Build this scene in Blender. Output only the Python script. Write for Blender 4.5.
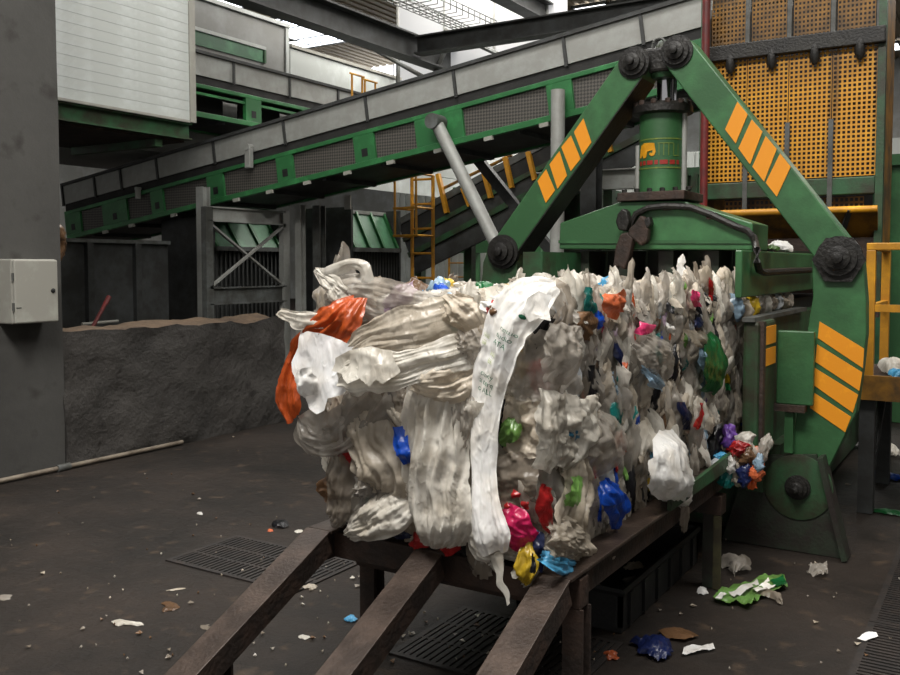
import bpy, bmesh, math, random
import numpy as np
from mathutils import Vector, Matrix, noise

for o in list(bpy.data.objects):
    bpy.data.objects.remove(o)
SC = bpy.context.scene
COL = SC.collection

# ------------------------------------------------------------------ camera
# world axes: +Y runs along the bale (out of the baler is -Y), +X to its right, metres
CAM_H = 1.75
F_PX = 900.0
YAW = math.radians(31.9)
PITCH = math.radians(3.0)
PPY = 265.0 + F_PX * math.tan(PITCH)          # image row of the optical axis (horizon on row 265)
CAM = Vector((0, 0, CAM_H))
R_ = Vector((math.cos(YAW), math.sin(YAW), 0))
D_ = Vector((-math.sin(YAW), math.cos(YAW), 0))
FW = D_ * math.cos(PITCH) - Vector((0, 0, math.sin(PITCH)))
UP = D_ * math.sin(PITCH) + Vector((0, 0, math.cos(PITCH)))
cam = bpy.data.cameras.new('camera')
cam.sensor_width = 36.0
cam.lens = 36.0 * F_PX / 900.0
cam.shift_y = -(337.5 - PPY) / 900.0
cam.clip_start = 0.05
cam.clip_end = 300
camo = bpy.data.objects.new('camera', cam)
COL.objects.link(camo)
m = Matrix((R_, UP, -FW)).transposed().to_4x4()
m.translation = CAM
camo.matrix_world = m
SC.camera = camo

# ------------------------------------------------------------------ light
SC.view_settings.view_transform = 'Standard'
SC.view_settings.look = 'None'
SC.view_settings.gamma = 1.0
SC.view_settings.use_curve_mapping = False
SC.view_settings.exposure = 0.25
W = bpy.data.worlds.new('overcast_sky')
SC.world = W
W.use_nodes = True
bg = W.node_tree.nodes['Background']
bg.inputs['Color'].default_value = (1.0, 0.98, 0.95, 1)
bg.inputs['Strength'].default_value = 0.42

def area_light(name, loc, sx, sy, power, rot=(0, 0, 0), col=(1, 0.965, 0.91)):
    l = bpy.data.lights.new(name, 'AREA')
    l.shape = 'RECTANGLE'
    l.size, l.size_y = sx, sy
    l.energy = power
    l.color = col
    o = bpy.data.objects.new(name, l)
    o.location = loc
    o.rotation_euler = rot
    COL.objects.link(o)
    return o
# fill lamps added under the roof to brighten bale, machines and background
area_light('roof_fill_light', (-1.6, -0.4, 8.85), 5.0, 2.2, 1080)
area_light('roof_fill_light', (-5.5, 7.0, 8.85), 7.0, 1.6, 330)
area_light('roof_fill_light', (-14.0, 5.0, 8.85), 7.0, 3.0, 280)
area_light('roof_fill_light', (-14.0, 22.0, 8.85), 12.0, 3.0, 1300)
area_light('roof_fill_light', (-3.0, 24.0, 8.85), 12.0, 3.0, 1300)
area_light('roof_fill_light', (2.5, 6.0, 8.85), 3.0, 4.0, 420)
area_light('roof_fill_light', (-8.0, 16.0, 8.85), 6.0, 2.5, 900)

# ------------------------------------------------------------------ pixel -> place
def ray(px, py):
    return FW + R_ * ((px - 450) / F_PX) - UP * ((py - PPY) / F_PX)
def gx(px, py, X):
    r = ray(px, py); return CAM + r * ((X - CAM.x) / r.x)
def gy(px, py, Y):
    r = ray(px, py); return CAM + r * ((Y - CAM.y) / r.y)
def gz(px, py, Z=0.0):
    r = ray(px, py); return CAM + r * ((Z - CAM.z) / r.z)

# ------------------------------------------------------------------ objects
WL = {}
def V(*a):
    return Vector(a)
def place(o, loc, parent=None):
    o.location = loc
    WL[o.name] = Vector(loc)
    if parent is not None:
        o.parent = parent
        o.matrix_parent_inverse = Matrix.Translation(-WL[parent.name])
def tag(o, label=None, cat=None, group=None, kind=None):
    if label: o['label'] = label
    if cat: o['category'] = cat
    if group: o['group'] = group
    if kind: o['kind'] = kind
    return o
def thing(name, loc, label, cat, group=None):
    o = bpy.data.objects.new(name, None)
    o.empty_display_size = 0.2
    COL.objects.link(o)
    place(o, Vector(loc))
    return tag(o, label, cat, group)

class MB:
    def __init__(s):
        s.v = []; s.f = []; s.mi = []
    def add(s, vs, fs, mi=0):
        b = len(s.v)
        s.v += [tuple(q) for q in vs]
        s.f += [tuple(b + i for i in f) for f in fs]
        s.mi += [mi] * len(fs)
        return s
    def obox(s, c, a, b, d, mi=0):
        c, a, b, d = map(Vector, (c, a, b, d))
        vs = [c + a * i + b * j + d * k for i in (-1, 1) for j in (-1, 1) for k in (-1, 1)]
        return s.add(vs, [(0, 1, 3, 2), (4, 6, 7, 5), (0, 4, 5, 1), (2, 3, 7, 6), (0, 2, 6, 4), (1, 5, 7, 3)], mi)
    def box(s, x0, x1, y0, y1, z0, z1, mi=0):
        return s.obox(((x0 + x1) / 2, (y0 + y1) / 2, (z0 + z1) / 2), ((x1 - x0) / 2, 0, 0), (0, (y1 - y0) / 2, 0), (0, 0, (z1 - z0) / 2), mi)
    def beam(s, p, q, w, h, up=(0, 0, 1), mi=0):
        p, q, up = Vector(p), Vector(q), Vector(up)
        a = (q - p)
        side = a.cross(up)
        if side.length < 1e-6: side = a.cross(Vector((0, 1, 0)))
        side.normalize()
        u2 = side.cross(a).normalized()
        return s.obox((p + q) / 2, a / 2, side * (w / 2), u2 * (h / 2), mi)
    def ibeam(s, p, q, w, h, t=0.02, up=(0, 0, 1), mi=0):
        p, q, up = Vector(p), Vector(q), Vector(up)
        a = q - p
        side = a.cross(up)
        if side.length < 1e-6: side = a.cross(Vector((0, 1, 0)))
        side.normalize(); u2 = side.cross(a).normalized()
        s.obox((p + q) / 2, a / 2, side * (t / 2), u2 * (h / 2 - t), mi)
        s.obox((p + q) / 2 + u2 * (h / 2 - t / 2), a / 2, side * (w / 2), u2 * (t / 2), mi)
        return s.obox((p + q) / 2 - u2 * (h / 2 - t / 2), a / 2, side * (w / 2), u2 * (t / 2), mi)
    def tube(s, p, q, r, n=12, r2=None, mi=0):
        p, q = Vector(p), Vector(q)
        return s.lathe(p, q - p, [(r, 0), (r if r2 is None else r2, (q - p).length)], n, mi)
    def lathe(s, c, axis, prof, n=20, mi=0):
        c = Vector(c); ax = Vector(axis).normalized()
        e = Vector((0, 0, 1)) if abs(ax.z) < 0.9 else Vector((1, 0, 0))
        a = ax.cross(e).normalized(); b = ax.cross(a)
        vs, fs = [], []
        for r, h in prof:
            for k in range(n):
                t = 2 * math.pi * k / n
                vs.append(c + ax * h + (a * math.cos(t) + b * math.sin(t)) * r)
        for i in range(len(prof) - 1):
            for k in range(n):
                fs.append((i * n + k, i * n + (k + 1) % n, (i + 1) * n + (k + 1) % n, (i + 1) * n + k))
        fs.append(tuple(range(n))[::-1])
        fs.append(tuple((len(prof) - 1) * n + k for k in range(n)))
        return s.add(vs, fs, mi)
    def path(s, pts, r, n=8, mi=0, closed=False):
        pts = [Vector(p) for p in pts]
        L = len(pts); vs, fs = [], []
        for i, p in enumerate(pts):
            t = (pts[(i + 1) % L] if (closed or i < L - 1) else p) - (pts[i - 1] if (closed or i > 0) else p)
            t.normalize()
            e = Vector((0, 0, 1)) if abs(t.z) < 0.95 else Vector((0, 1, 0))
            a = t.cross(e).normalized(); b = t.cross(a)
            rr = r[i] if isinstance(r, (list, tuple)) else r
            for k in range(n):
                w = 2 * math.pi * k / n
                vs.append(p + (a * math.cos(w) + b * math.sin(w)) * rr)
        for i in range(L if closed else L - 1):
            for k in range(n):
                j = (i + 1) % L
                fs.append((i * n + k, i * n + (k + 1) % n, j * n + (k + 1) % n, j * n + k))
        if not closed:
            fs.append(tuple(range(n))[::-1]); fs.append(tuple((L - 1) * n + k for k in range(n)))
        return s.add(vs, fs, mi)
    def prism(s, poly, off, mi=0):
        poly = [Vector(p) for p in poly]; off = Vector(off); n = len(poly)
        vs = poly + [p + off for p in poly]
        fs = [tuple(range(n)), tuple(range(2 * n - 1, n - 1, -1))]
        fs += [(i, (i + 1) % n, n + (i + 1) % n, n + i) for i in range(n)]
        return s.add(vs, fs, mi)
    def build(s, name, mats, parent=None, smooth=False, bevel=0.0, recalc=True, label=None):
        A = np.array(s.v, dtype=float)
        lo, hi = A.min(0), A.max(0)
        c = Vector(((lo[0] + hi[0]) / 2, (lo[1] + hi[1]) / 2, lo[2]))
        me = bpy.data.meshes.new(name)
        me.from_pydata([(x - c.x, y - c.y, z - c.z) for x, y, z in s.v], [], s.f)
        mats = mats if isinstance(mats, (list, tuple)) else [mats]
        for mt in mats: me.materials.append(mt)
        if len(mats) > 1:
            me.polygons.foreach_set('material_index', s.mi)
        if recalc:
            bm = bmesh.new(); bm.from_mesh(me)
            bmesh.ops.recalc_face_normals(bm, faces=bm.faces)
            bm.to_mesh(me); bm.free()
        if smooth:
            me.polygons.foreach_set('use_smooth', [True] * len(me.polygons))
            me.set_sharp_from_angle(angle=math.radians(40))
        o = bpy.data.objects.new(name, me)
        COL.objects.link(o)
        place(o, c, parent)
        if bevel:
            b = o.modifiers.new('bevel', 'BEVEL'); b.width = bevel; b.segments = 2; b.limit_method = 'ANGLE'
        if label: o['label'] = label
        return o

def struct(o, label=None):
    o['kind'] = 'structure'
    if label: o['label'] = label
    return o

# ------------------------------------------------------------------ materials
def srgb(r, g, b):
    f = lambda c: (c / 255 / 12.92) if c / 255 <= 0.04045 else ((c / 255 + 0.055) / 1.055) ** 2.4
    return (f(r), f(g), f(b), 1)
def pmat(name, col, rough=0.6, metal=0.0, dirt=None, dirt_amt=0.5, scale=3.0, bump=0.1, bscale=40.0, var=0.25, spec=0.5):
    mt = bpy.data.materials.new(name); mt.use_nodes = True
    nt = mt.node_tree; N = nt.nodes; L = nt.links
    bs = N['Principled BSDF']
    bs.inputs['Roughness'].default_value = rough
    bs.inputs['Metallic'].default_value = metal
    bs.inputs['Specular IOR Level'].default_value = spec
    tc = N.new('ShaderNodeTexCoord')
    n1 = N.new('ShaderNodeTexNoise'); n1.inputs['Scale'].default_value = scale; n1.inputs['Detail'].default_value = 8; n1.inputs['Roughness'].default_value = 0.65
    L.new(tc.outputs['Object'], n1.inputs['Vector'])
    rp = N.new('ShaderNodeValToRGB')
    rp.color_ramp.elements[0].position = 0.62 - 0.4 * dirt_amt
    rp.color_ramp.elements[1].position = 0.72 - 0.15 * dirt_amt
    d = dirt or tuple(c * (1 - var) for c in col[:3]) + (1,)
    rp.color_ramp.elements[0].color = d
    rp.color_ramp.elements[1].color = col
    L.new(n1.outputs['Fac'], rp.inputs['Fac'])
    L.new(rp.outputs['Color'], bs.inputs['Base Color'])
    if bump:
        n2 = N.new('ShaderNodeTexNoise'); n2.inputs['Scale'].default_value = bscale; n2.inputs['Detail'].default_value = 4
        L.new(tc.outputs['Object'], n2.inputs['Vector'])
        bp = N.new('ShaderNodeBump'); bp.inputs['Strength'].default_value = bump; bp.inputs['Distance'].default_value = 0.02
        L.new(n2.outputs['Fac'], bp.inputs['Height'])
        L.new(bp.outputs['Normal'], bs.inputs['Normal'])
    return mt
def film(name, col, trans=0.3, rough=0.26, var=0.35, clear=0.0, dirt=0.5):
    mt = bpy.data.materials.new(name); mt.use_nodes = True
    nt = mt.node_tree; N = nt.nodes; L = nt.links
    bs = N['Principled BSDF']; out = N['Material Output']
    bs.inputs['Roughness'].default_value = rough
    tc = N.new('ShaderNodeTexCoord'); oi = N.new('ShaderNodeObjectInfo'); ge = N.new('ShaderNodeNewGeometry')
    n1 = N.new('ShaderNodeTexNoise'); n1.inputs['Scale'].default_value = 9; n1.inputs['Detail'].default_value = 5
    L.new(ge.outputs['Position'], n1.inputs['Vector'])
    rp = N.new('ShaderNodeValToRGB')
    k = 1 - dirt
    rp.color_ramp.elements[0].position = 0.3
    rp.color_ramp.elements[0].color = (col[0] * k, col[1] * k * 0.95, col[2] * k * 0.88, 1)
    rp.color_ramp.elements[1].position = 0.6
    rp.color_ramp.elements[1].color = col
    L.new(n1.outputs['Fac'], rp.inputs['Fac'])
    hs = N.new('ShaderNodeHueSaturation')
    mr = N.new('ShaderNodeMapRange'); mr.inputs['To Min'].default_value = 1 - var; mr.inputs['To Max'].default_value = 1 + var * 0.3
    L.new(oi.outputs['Random'], mr.inputs['Value'])
    L.new(mr.outputs['Result'], hs.inputs['Value'])
    L.new(rp.outputs['Color'], hs.inputs['Color'])
    L.new(hs.outputs['Color'], bs.inputs['Base Color'])
    # sharp creases: ridged noise at two sizes, in metres
    mp = N.new('ShaderNodeMapping'); mp.inputs['Scale'].default_value = (1, 1, 0.5); mp.inputs['Rotation'].default_value = (0.2, 0.35, 0)
    L.new(ge.outputs['Position'], mp.inputs['Vector'])
    hsum = None
    for sc, amt in ((14.0, 1.0), (42.0, 0.35)):
        n2 = N.new('ShaderNodeTexNoise'); n2.noise_dimensions = '3D'; n2.noise_type = 'RIDGED_MULTIFRACTAL'
        n2.inputs['Scale'].default_value = sc; n2.inputs['Detail'].default_value = 3; n2.inputs['Roughness'].default_value = 0.5
        n2.inputs['Distortion'].default_value = 0.8
        L.new(mp.outputs['Vector'], n2.inputs['Vector'])
        ml = N.new('ShaderNodeMath'); ml.operation = 'MULTIPLY'; ml.inputs[1].default_value = amt
        L.new(n2.outputs['Fac'], ml.inputs[0])
        if hsum is None: hsum = ml
        else:
            ad = N.new('ShaderNodeMath'); ad.operation = 'ADD'
            L.new(hsum.outputs[0], ad.inputs[0]); L.new(ml.outputs[0], ad.inputs[1]); hsum = ad
    bp = N.new('ShaderNodeBump'); bp.inputs['Strength'].default_value = 0.75; bp.inputs['Distance'].default_value = 0.016
    L.new(hsum.outputs[0], bp.inputs['Height'])
    L.new(bp.outputs['Normal'], bs.inputs['Normal'])
    tr = N.new('ShaderNodeBsdfTranslucent')
    L.new(hs.outputs['Color'], tr.inputs['Color'])
    L.new(bp.outputs['Normal'], tr.inputs['Normal'])
    mx = N.new('ShaderNodeMixShader'); mx.inputs['Fac'].default_value = trans
    L.new(bs.outputs['BSDF'], mx.inputs[1]); L.new(tr.outputs['BSDF'], mx.inputs[2])
    last = mx
    if clear:
        tp = N.new('ShaderNodeBsdfTransparent')
        m2 = N.new('ShaderNodeMixShader'); m2.inputs['Fac'].default_value = clear
        L.new(mx.outputs['Shader'], m2.inputs[1]); L.new(tp.outputs['BSDF'], m2.inputs[2]); last = m2
    L.new(last.outputs['Shader'], out.inputs['Surface'])
    return mt
def emit(name, col, strength):
    mt = bpy.data.materials.new(name); mt.use_nodes = True
    N = mt.node_tree.nodes; L = mt.node_tree.links
    bs = N['Principled BSDF']
    bs.inputs['Base Color'].default_value = col
    bs.inputs['Emission Color'].default_value = col
    bs.inputs['Emission Strength'].default_value = strength
    tc = N.new('ShaderNodeTexCoord'); n1 = N.new('ShaderNodeTexNoise'); n1.inputs['Scale'].default_value = 0.5
    L.new(tc.outputs['Object'], n1.inputs['Vector'])
    mr = N.new('ShaderNodeMapRange'); mr.inputs['To Min'].default_value = strength * 0.55; mr.inputs['To Max'].default_value = strength * 1.35
    L.new(n1.outputs['Fac'], mr.inputs['Value']); L.new(mr.outputs['Result'], bs.inputs['Emission Strength'])
    return mt

M = {}
RUST = srgb(52, 38, 28); GRIME = srgb(30, 26, 22)
M['green'] = pmat('green_paint', srgb(62, 112, 68), 0.42, 0, srgb(48, 86, 52), 0.35, 2.2, 0.06, 60)
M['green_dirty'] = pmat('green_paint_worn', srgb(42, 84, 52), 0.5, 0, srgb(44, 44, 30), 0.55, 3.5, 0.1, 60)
M['green_bright'] = pmat('green_conveyor_paint', srgb(54, 132, 72), 0.45, 0, srgb(38, 96, 52), 0.3, 2.0, 0.05, 60)
M['green_light'] = pmat('pale_green_paint', srgb(80, 140, 100), 0.5, 0, srgb(60, 105, 75), 0.3, 2.0, 0.04, 60)
M['orange'] = pmat('amber_stripe_paint', srgb(244, 168, 26), 0.5, 0, srgb(222, 142, 24), 0.2, 5.0, 0.05, 60)
M['yellow'] = pmat('yellow_guard_paint', srgb(228, 164, 28), 0.5, 0, srgb(176, 122, 26), 0.35, 3.0, 0.06, 60)
M['yellow_dirty'] = pmat('yellow_hopper_worn_paint', srgb(150, 104, 24), 0.55, 0, srgb(66, 48, 24), 0.6, 3.0, 0.06, 60)
M['grime'] = pmat('black_greasy_steel', srgb(38, 36, 32), 0.5, 0.2, srgb(24, 22, 20), 0.5, 8.0, 0.3, 50)
M['rust'] = pmat('brown_rusty_steel', srgb(68, 50, 40), 0.7, 0.1, srgb(40, 31, 26), 0.5, 5.0, 0.3, 50)
M['rail'] = pmat('worn_brown_rail_steel', srgb(78, 65, 57), 0.45, 0.3, srgb(50, 40, 34), 0.5, 6.0, 0.15, 70)
M['chrome'] = pmat('bright_chrome', srgb(215, 215, 220), 0.12, 1.0, None, 0.1, 3, 0)
M['galv'] = pmat('grey_galvanised_steel', srgb(156, 158, 154), 0.5, 0.15, srgb(140, 140, 135), 0.45, 3.0, 0.05, 60)
M['steel_grey'] = pmat('grey_painted_steel', srgb(98, 101, 100), 0.55, 0.1, srgb(68, 68, 64), 0.45, 3.0, 0.08, 60)
M['steel_dark'] = pmat('dark_grey_steel', srgb(64, 66, 66), 0.6, 0.1, srgb(44, 44, 42), 0.5, 3.0, 0.08, 60)
M['black'] = pmat('black_matt_plastic', srgb(26, 26, 26), 0.6, 0, srgb(14, 14, 14), 0.4, 6.0, 0.1, 60)
M['belt'] = pmat('black_rubber_belt', srgb(40, 39, 37), 0.8, 0, srgb(26, 25, 24), 0.4, 4.0, 0.1, 60)
M['white_panel'] = pmat('white_sandwich_panel', srgb(205, 210, 208), 0.5, 0, srgb(180, 184, 180), 0.3, 1.0, 0.0)
M['grey_panel'] = pmat('grey_white_panel', srgb(150, 152, 150), 0.6, 0, srgb(128, 128, 124), 0.4, 1.0, 0.0)
M['cabinet'] = pmat('off_white_enamel', srgb(160, 160, 151), 0.4, 0, srgb(146, 144, 136), 0.3, 5.0, 0.02, 60)
M['red'] = pmat('dark_red_paint', srgb(130, 34, 32), 0.5, 0, srgb(80, 26, 24), 0.4, 3.0, 0.05)
M['logo_yellow'] = pmat('yellow_logo_paint', srgb(232, 176, 26), 0.5, 0, srgb(200, 140, 24), 0.2, 20, 0)
M['logo_red'] = pmat('red_logo_paint', srgb(190, 46, 38), 0.5, 0, srgb(140, 38, 30), 0.3, 20, 0)
M['logo_pale'] = pmat('faded_olive_logo_paint', srgb(120, 134, 48), 0.5, 0, srgb(90, 110, 48), 0.3, 20, 0)
M['conduit'] = pmat('dirty_cream_conduit', srgb(128, 118, 104), 0.6, 0, srgb(88, 78, 66), 0.5, 4.0, 0.1)
M['grate'] = pmat('dark_rusty_grating', srgb(40, 32, 27), 0.7, 0.1, srgb(24, 20, 18), 0.5, 6.0, 0.2)
M['olive'] = pmat('olive_worn_paint', srgb(84, 82, 52), 0.6, 0, srgb(52, 46, 32), 0.5, 5.0, 0.1)
M['ink_green'] = pmat('green_printing_ink', srgb(40, 120, 86), 0.5, 0, None, 0.2, 30, 0)
M['ink_lime'] = pmat('pale_lime_printing_ink', srgb(196, 212, 140), 0.5, 0, None, 0.2, 30, 0)

# concrete wall: grey-brown stained
def stained(name, c1, c2, c3, scale, rough, bump, bdist, spec=0.5, bscale=9):
    mt = bpy.data.materials.new(name); mt.use_nodes = True
    N = mt.node_tree.nodes; L = mt.node_tree.links
    bs = N['Principled BSDF']; bs.inputs['Specular IOR Level'].default_value = spec
    tc = N.new('ShaderNodeTexCoord')
    a = N.new('ShaderNodeTexNoise'); a.inputs['Scale'].default_value = scale; a.inputs['Detail'].default_value = 9; a.inputs['Roughness'].default_value = 0.7
    b = N.new('ShaderNodeTexNoise'); b.inputs['Scale'].default_value = scale * 6; b.inputs['Detail'].default_value = 6
    L.new(tc.outputs['Object'], a.inputs['Vector']); L.new(tc.outputs['Object'], b.inputs['Vector'])
    r = N.new('ShaderNodeValToRGB'); e = r.color_ramp.elements
    e[0].position = 0.35; e[0].color = c1; e[1].position = 0.65; e[1].color = c2
    L.new(a.outputs['Fac'], r.inputs['Fac'])
    r2 = N.new('ShaderNodeValToRGB'); e = r2.color_ramp.elements
    e[0].position = 0.6; e[0].color = (0, 0, 0, 1); e[1].position = 0.74; e[1].color = (1, 1, 1, 1)
    L.new(b.outputs['Fac'], r2.inputs['Fac'])
    mx = N.new('ShaderNodeMix'); mx.data_type = 'RGBA'
    L.new(r2.outputs['Color'], mx.inputs[0]); L.new(r.outputs['Color'], mx.inputs[6]); mx.inputs[7].default_value = c3
    L.new(mx.outputs[2], bs.inputs['Base Color'])
    rr = N.new('ShaderNodeMapRange'); rr.inputs['To Min'].default_value = rough - 0.18; rr.inputs['To Max'].default_value = rough + 0.15
    L.new(a.outputs['Fac'], rr.inputs['Value']); L.new(rr.outputs['Result'], bs.inputs['Roughness'])
    d = N.new('ShaderNodeTexNoise'); d.inputs['Scale'].default_value = bscale; d.inputs['Detail'].default_value = 8; d.inputs['Roughness'].default_value = 0.65
    L.new(tc.outputs['Object'], d.inputs['Vector'])
    bp = N.new('ShaderNodeBump'); bp.inputs['Strength'].default_value = bump; bp.inputs['Distance'].default_value = bdist
    L.new(d.outputs['Fac'], bp.inputs['Height']); L.new(bp.outputs['Normal'], bs.inputs['Normal'])
    return mt
M['floor'] = stained('stained_concrete_floor', srgb(22, 19, 16), srgb(43, 36, 31), srgb(66, 54, 43), 1.1, 0.68, 0.6, 0.03, 0.25, 11)
M['wall'] = stained('grimy_concrete', srgb(48, 46, 44), srgb(66, 63, 60), srgb(34, 31, 28), 0.9, 0.85, 0.9, 0.06, 0.3, 7)
M['wall_smooth'] = stained('grey_concrete_render', srgb(62, 61, 59), srgb(78, 77, 74), srgb(54, 52, 49), 0.6, 0.85, 0.25, 0.02, 0.3, 12)
M['wall_edge'] = stained('bare_brown_concrete', srgb(66, 54, 43), srgb(96, 80, 64), srgb(52, 42, 33), 3, 0.9, 0.5, 0.03, 0.3, 14)
M['roof'] = stained('ribbed_roof_sheet', srgb(120, 108, 90), srgb(150, 138, 118), srgb(96, 86, 74), 0.3, 0.8, 0.1, 0.02)
M['sky_panel'] = emit('translucent_daylight_sheet', (0.93, 0.96, 1.0, 1), 3.2)
M['gable_glow'] = emit('weakly_glowing_sheet', (0.95, 0.96, 0.97, 1), 0.3)  # weak glow put into the gable sheet for its hazy brightness
M['gable_glow'].node_tree.nodes['Principled BSDF'].inputs['Base Color'].default_value = (0.3, 0.3, 0.3, 1)

# wire / expanded metal mesh look (too fine to pick apart)
def mesh_mat(name, c1, c2, sc):
    mt = bpy.data.materials.new(name); mt.use_nodes = True
    N = mt.node_tree.nodes; L = mt.node_tree.links
    bs = N['Principled BSDF']; bs.inputs['Roughness'].default_value = 0.6
    tc = N.new('ShaderNodeTexCoord'); mp = N.new('ShaderNodeMapping'); mp.inputs['Rotation'].default_value = (0, math.radians(45), 0)
    L.new(tc.outputs['Object'], mp.inputs['Vector'])
    ck = N.new('ShaderNodeTexChecker'); ck.inputs['Scale'].default_value = sc
    ck.inputs['Color1'].default_value = c1; ck.inputs['Color2'].default_value = c2
    L.new(mp.outputs['Vector'], ck.inputs['Vector']); L.new(ck.outputs['Color'], bs.inputs['Base Color'])
    return mt
M['expanded'] = mesh_mat('expanded_metal_mesh', srgb(84, 80, 74), srgb(46, 44, 41), 34)

# ================================================================== the shed
rnd = random.Random(7)
def rough_box(x0, x1, y0, y1, z0, z1, step, amp, sc):
    b = MB()
    nx, ny, nz = [max(1, int(round(d / step))) for d in (x1 - x0, y1 - y0, z1 - z0)]
    def disp(p):
        n = noise.fractal(Vector(p) * sc, 0.8, 2.0, 4) * amp
        n2 = noise.fractal(Vector(p) * sc + Vector((31, 7, 3)), 0.8, 2.0, 4) * amp
        n3 = noise.fractal(Vector(p) * sc + Vector((3, 57, 13)), 0.8, 2.0, 4) * amp
        k = 0 if p[2] <= z0 + 1e-6 else 1
        return (p[0] + n, p[1] + n2 * 0.5, p[2] + n3 * k)
    def face(o, a, c, na, nc, mi):
        vs = [disp(tuple(o[k] + a[k] * i / na + c[k] * j / nc for k in range(3))) for i in range(na + 1) for j in range(nc + 1)]
        fs = [(i * (nc + 1) + j, (i + 1) * (nc + 1) + j, (i + 1) * (nc + 1) + j + 1, i * (nc + 1) + j + 1) for i in range(na) for j in range(nc)]
        b.add(vs, fs, mi)
    X, Y, Z = x1 - x0, y1 - y0, z1 - z0
    face((x1, y0, z0), (0, Y, 0), (0, 0, Z), ny, nz, 0)
    face((x0, y0, z0), (0, 0, Z), (0, Y, 0), nz, ny, 0)
    face((x0, y0, z0), (X, 0, 0), (0, 0, Z), nx, nz, 0)
    face((x0, y1, z0), (0, 0, Z), (X, 0, 0), nz, nx, 0)
    face((x0, y0, z1), (X, 0, 0), (0, Y, 0), nx, ny, 1)
    return b

b = MB().box(-32, 13, -7, 36, -0.15, 0)
struct(b.build('floor', M['floor']), 'dark stained concrete shed floor')

WX = -6.85
yp = gx(62, 300, WX).y; ye = gx(286, 330, WX).y
zt = gx(62, 333, WX).z
wl = rough_box(WX - 0.45, WX, yp, ye, 0, zt, 0.08, 0.05, 2.2).build('wall_left', [M['wall'], M['wall_edge']], smooth=True)
wl.data.set_sharp_from_angle(angle=math.radians(60))
struct(wl, 'low grimy concrete wall with crumbling brown top')
wp = rough_box(WX - 0.45, WX, -3.5, yp, 0, 9.0, 0.5, 0.012, 1.2).build('wall_left', [M['wall_smooth'], M['wall_smooth']], smooth=True)
wp.data.set_sharp_from_angle(angle=math.radians(60))
struct(wp, 'tall grey concrete wall standing at the left edge')

struct(MB().box(-32, 13, 35.6, 36, 0, 9.2).build('wall_back', M['grey_panel']))
struct(MB().box(-32.3, -32, -7, 36, 0, 9.2).build('wall_far_left', M['grey_panel']))
struct(MB().box(13, 13.3, -7, 36, 0, 9.2).build('wall_right', M['grey_panel']))
b = MB()
for k in range(150):          # ribbed roof sheet
    x = -32 + 45 * k / 150
    b.box(x, x + 0.16, -3, 36, 9.0, 9.05); b.box(x + 0.16, x + 0.3, -3, 36, 9.05, 9.08)
struct(b.build('ceiling', M['roof']), 'ribbed sheet roof high above')

def skylight(n, x0, x1, y0, y1):
    o = struct(MB().box(x0, x1, y0, y1, 8.93, 8.97).build('window_%d' % n, M['sky_panel']), 'bright translucent skylight strip in the roof')
    f = MB()
    for x in (x0, x1): f.box(x - 0.03, x + 0.03, y0, y1, 8.9, 8.98)
    for y in (y0, y1): f.box(x0, x1, y - 0.03, y + 0.03, 8.9, 8.98)
    f.build('window_frame', M['steel_grey'], o)
wn = 1
for (pa, pb, hw) in (((288, 37), (340, 20), 1.3), ((262, 28), (288, 19), 0.5), ((210, 4), (238, -6), 0.8), ((300, 46), (350, 32), 0.5), ((508, 33), (552, 20), 2.0), ((585, 15), (612, 6), 0.7), ((622, 10), (662, 0), 0.7), ((868, 108), (900, 103), 1.3), ((868, 85), (900, 80), 1.0), ((870, 50), (900, 44), 0.6)):
    p, q = gz(pa[0], pa[1], 8.95), gz(pb[0], pb[1], 8.95)
    skylight(wn, min(p.x, q.x), max(p.x, q.x), (p.y + q.y) / 2 - hw, (p.y + q.y) / 2 + hw); wn += 1
skylight(wn, -4.1, 0.9, -1.5, 0.7); wn += 1  # this strip and the next are unseen, added to light from above
skylight(wn, -9.0, -2.0, 6.2, 7.8); wn += 1

# glowing gable sheet below the roof and bright far gable
def gable(n, pl, pr, rt, rb, Y, mat, label):
    p, q = gy(pl, rt, Y), gy(pr, rb, Y)
    o = struct(MB().box(p.x, q.x, Y, Y + 0.05, min(q.z, p.z), max(p.z, q.z)).build('window_%d' % n, mat), label)
    f = MB()
    x = p.x
    while x <= q.x:
        f.box(x - 0.02, x + 0.02, Y - 0.04, Y, q.z, p.z); x += 1.25
    f.build('window_frame', M['galv'], o)
gable(wn, 398, 566, -40, 62, 17.0, M['gable_glow'], 'pale glowing gable sheet behind the dark roof beams'); wn += 1
gable(wn, 340, 470, 52, 132, 27.0, M['sky_panel'], 'bright daylit gable opening above the white fence'); wn += 1

# partition behind the plant
p, q = gy(395, 170, 21), gy(905, 160, 21)
b = MB()
for k in range(60):
    x = p.x + (q.x - p.x) * k / 60; w = (q.x - p.x) / 60
    b.box(x, x + w * 0.6, 21.0, 21.1, 0, 4.4); b.box(x + w * 0.6, x + w, 21.04, 21.1, 0, 4.4)
struct(b.build('wall_partition', M['white_panel']), 'pale corrugated partition wall behind the conveyors')

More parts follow.
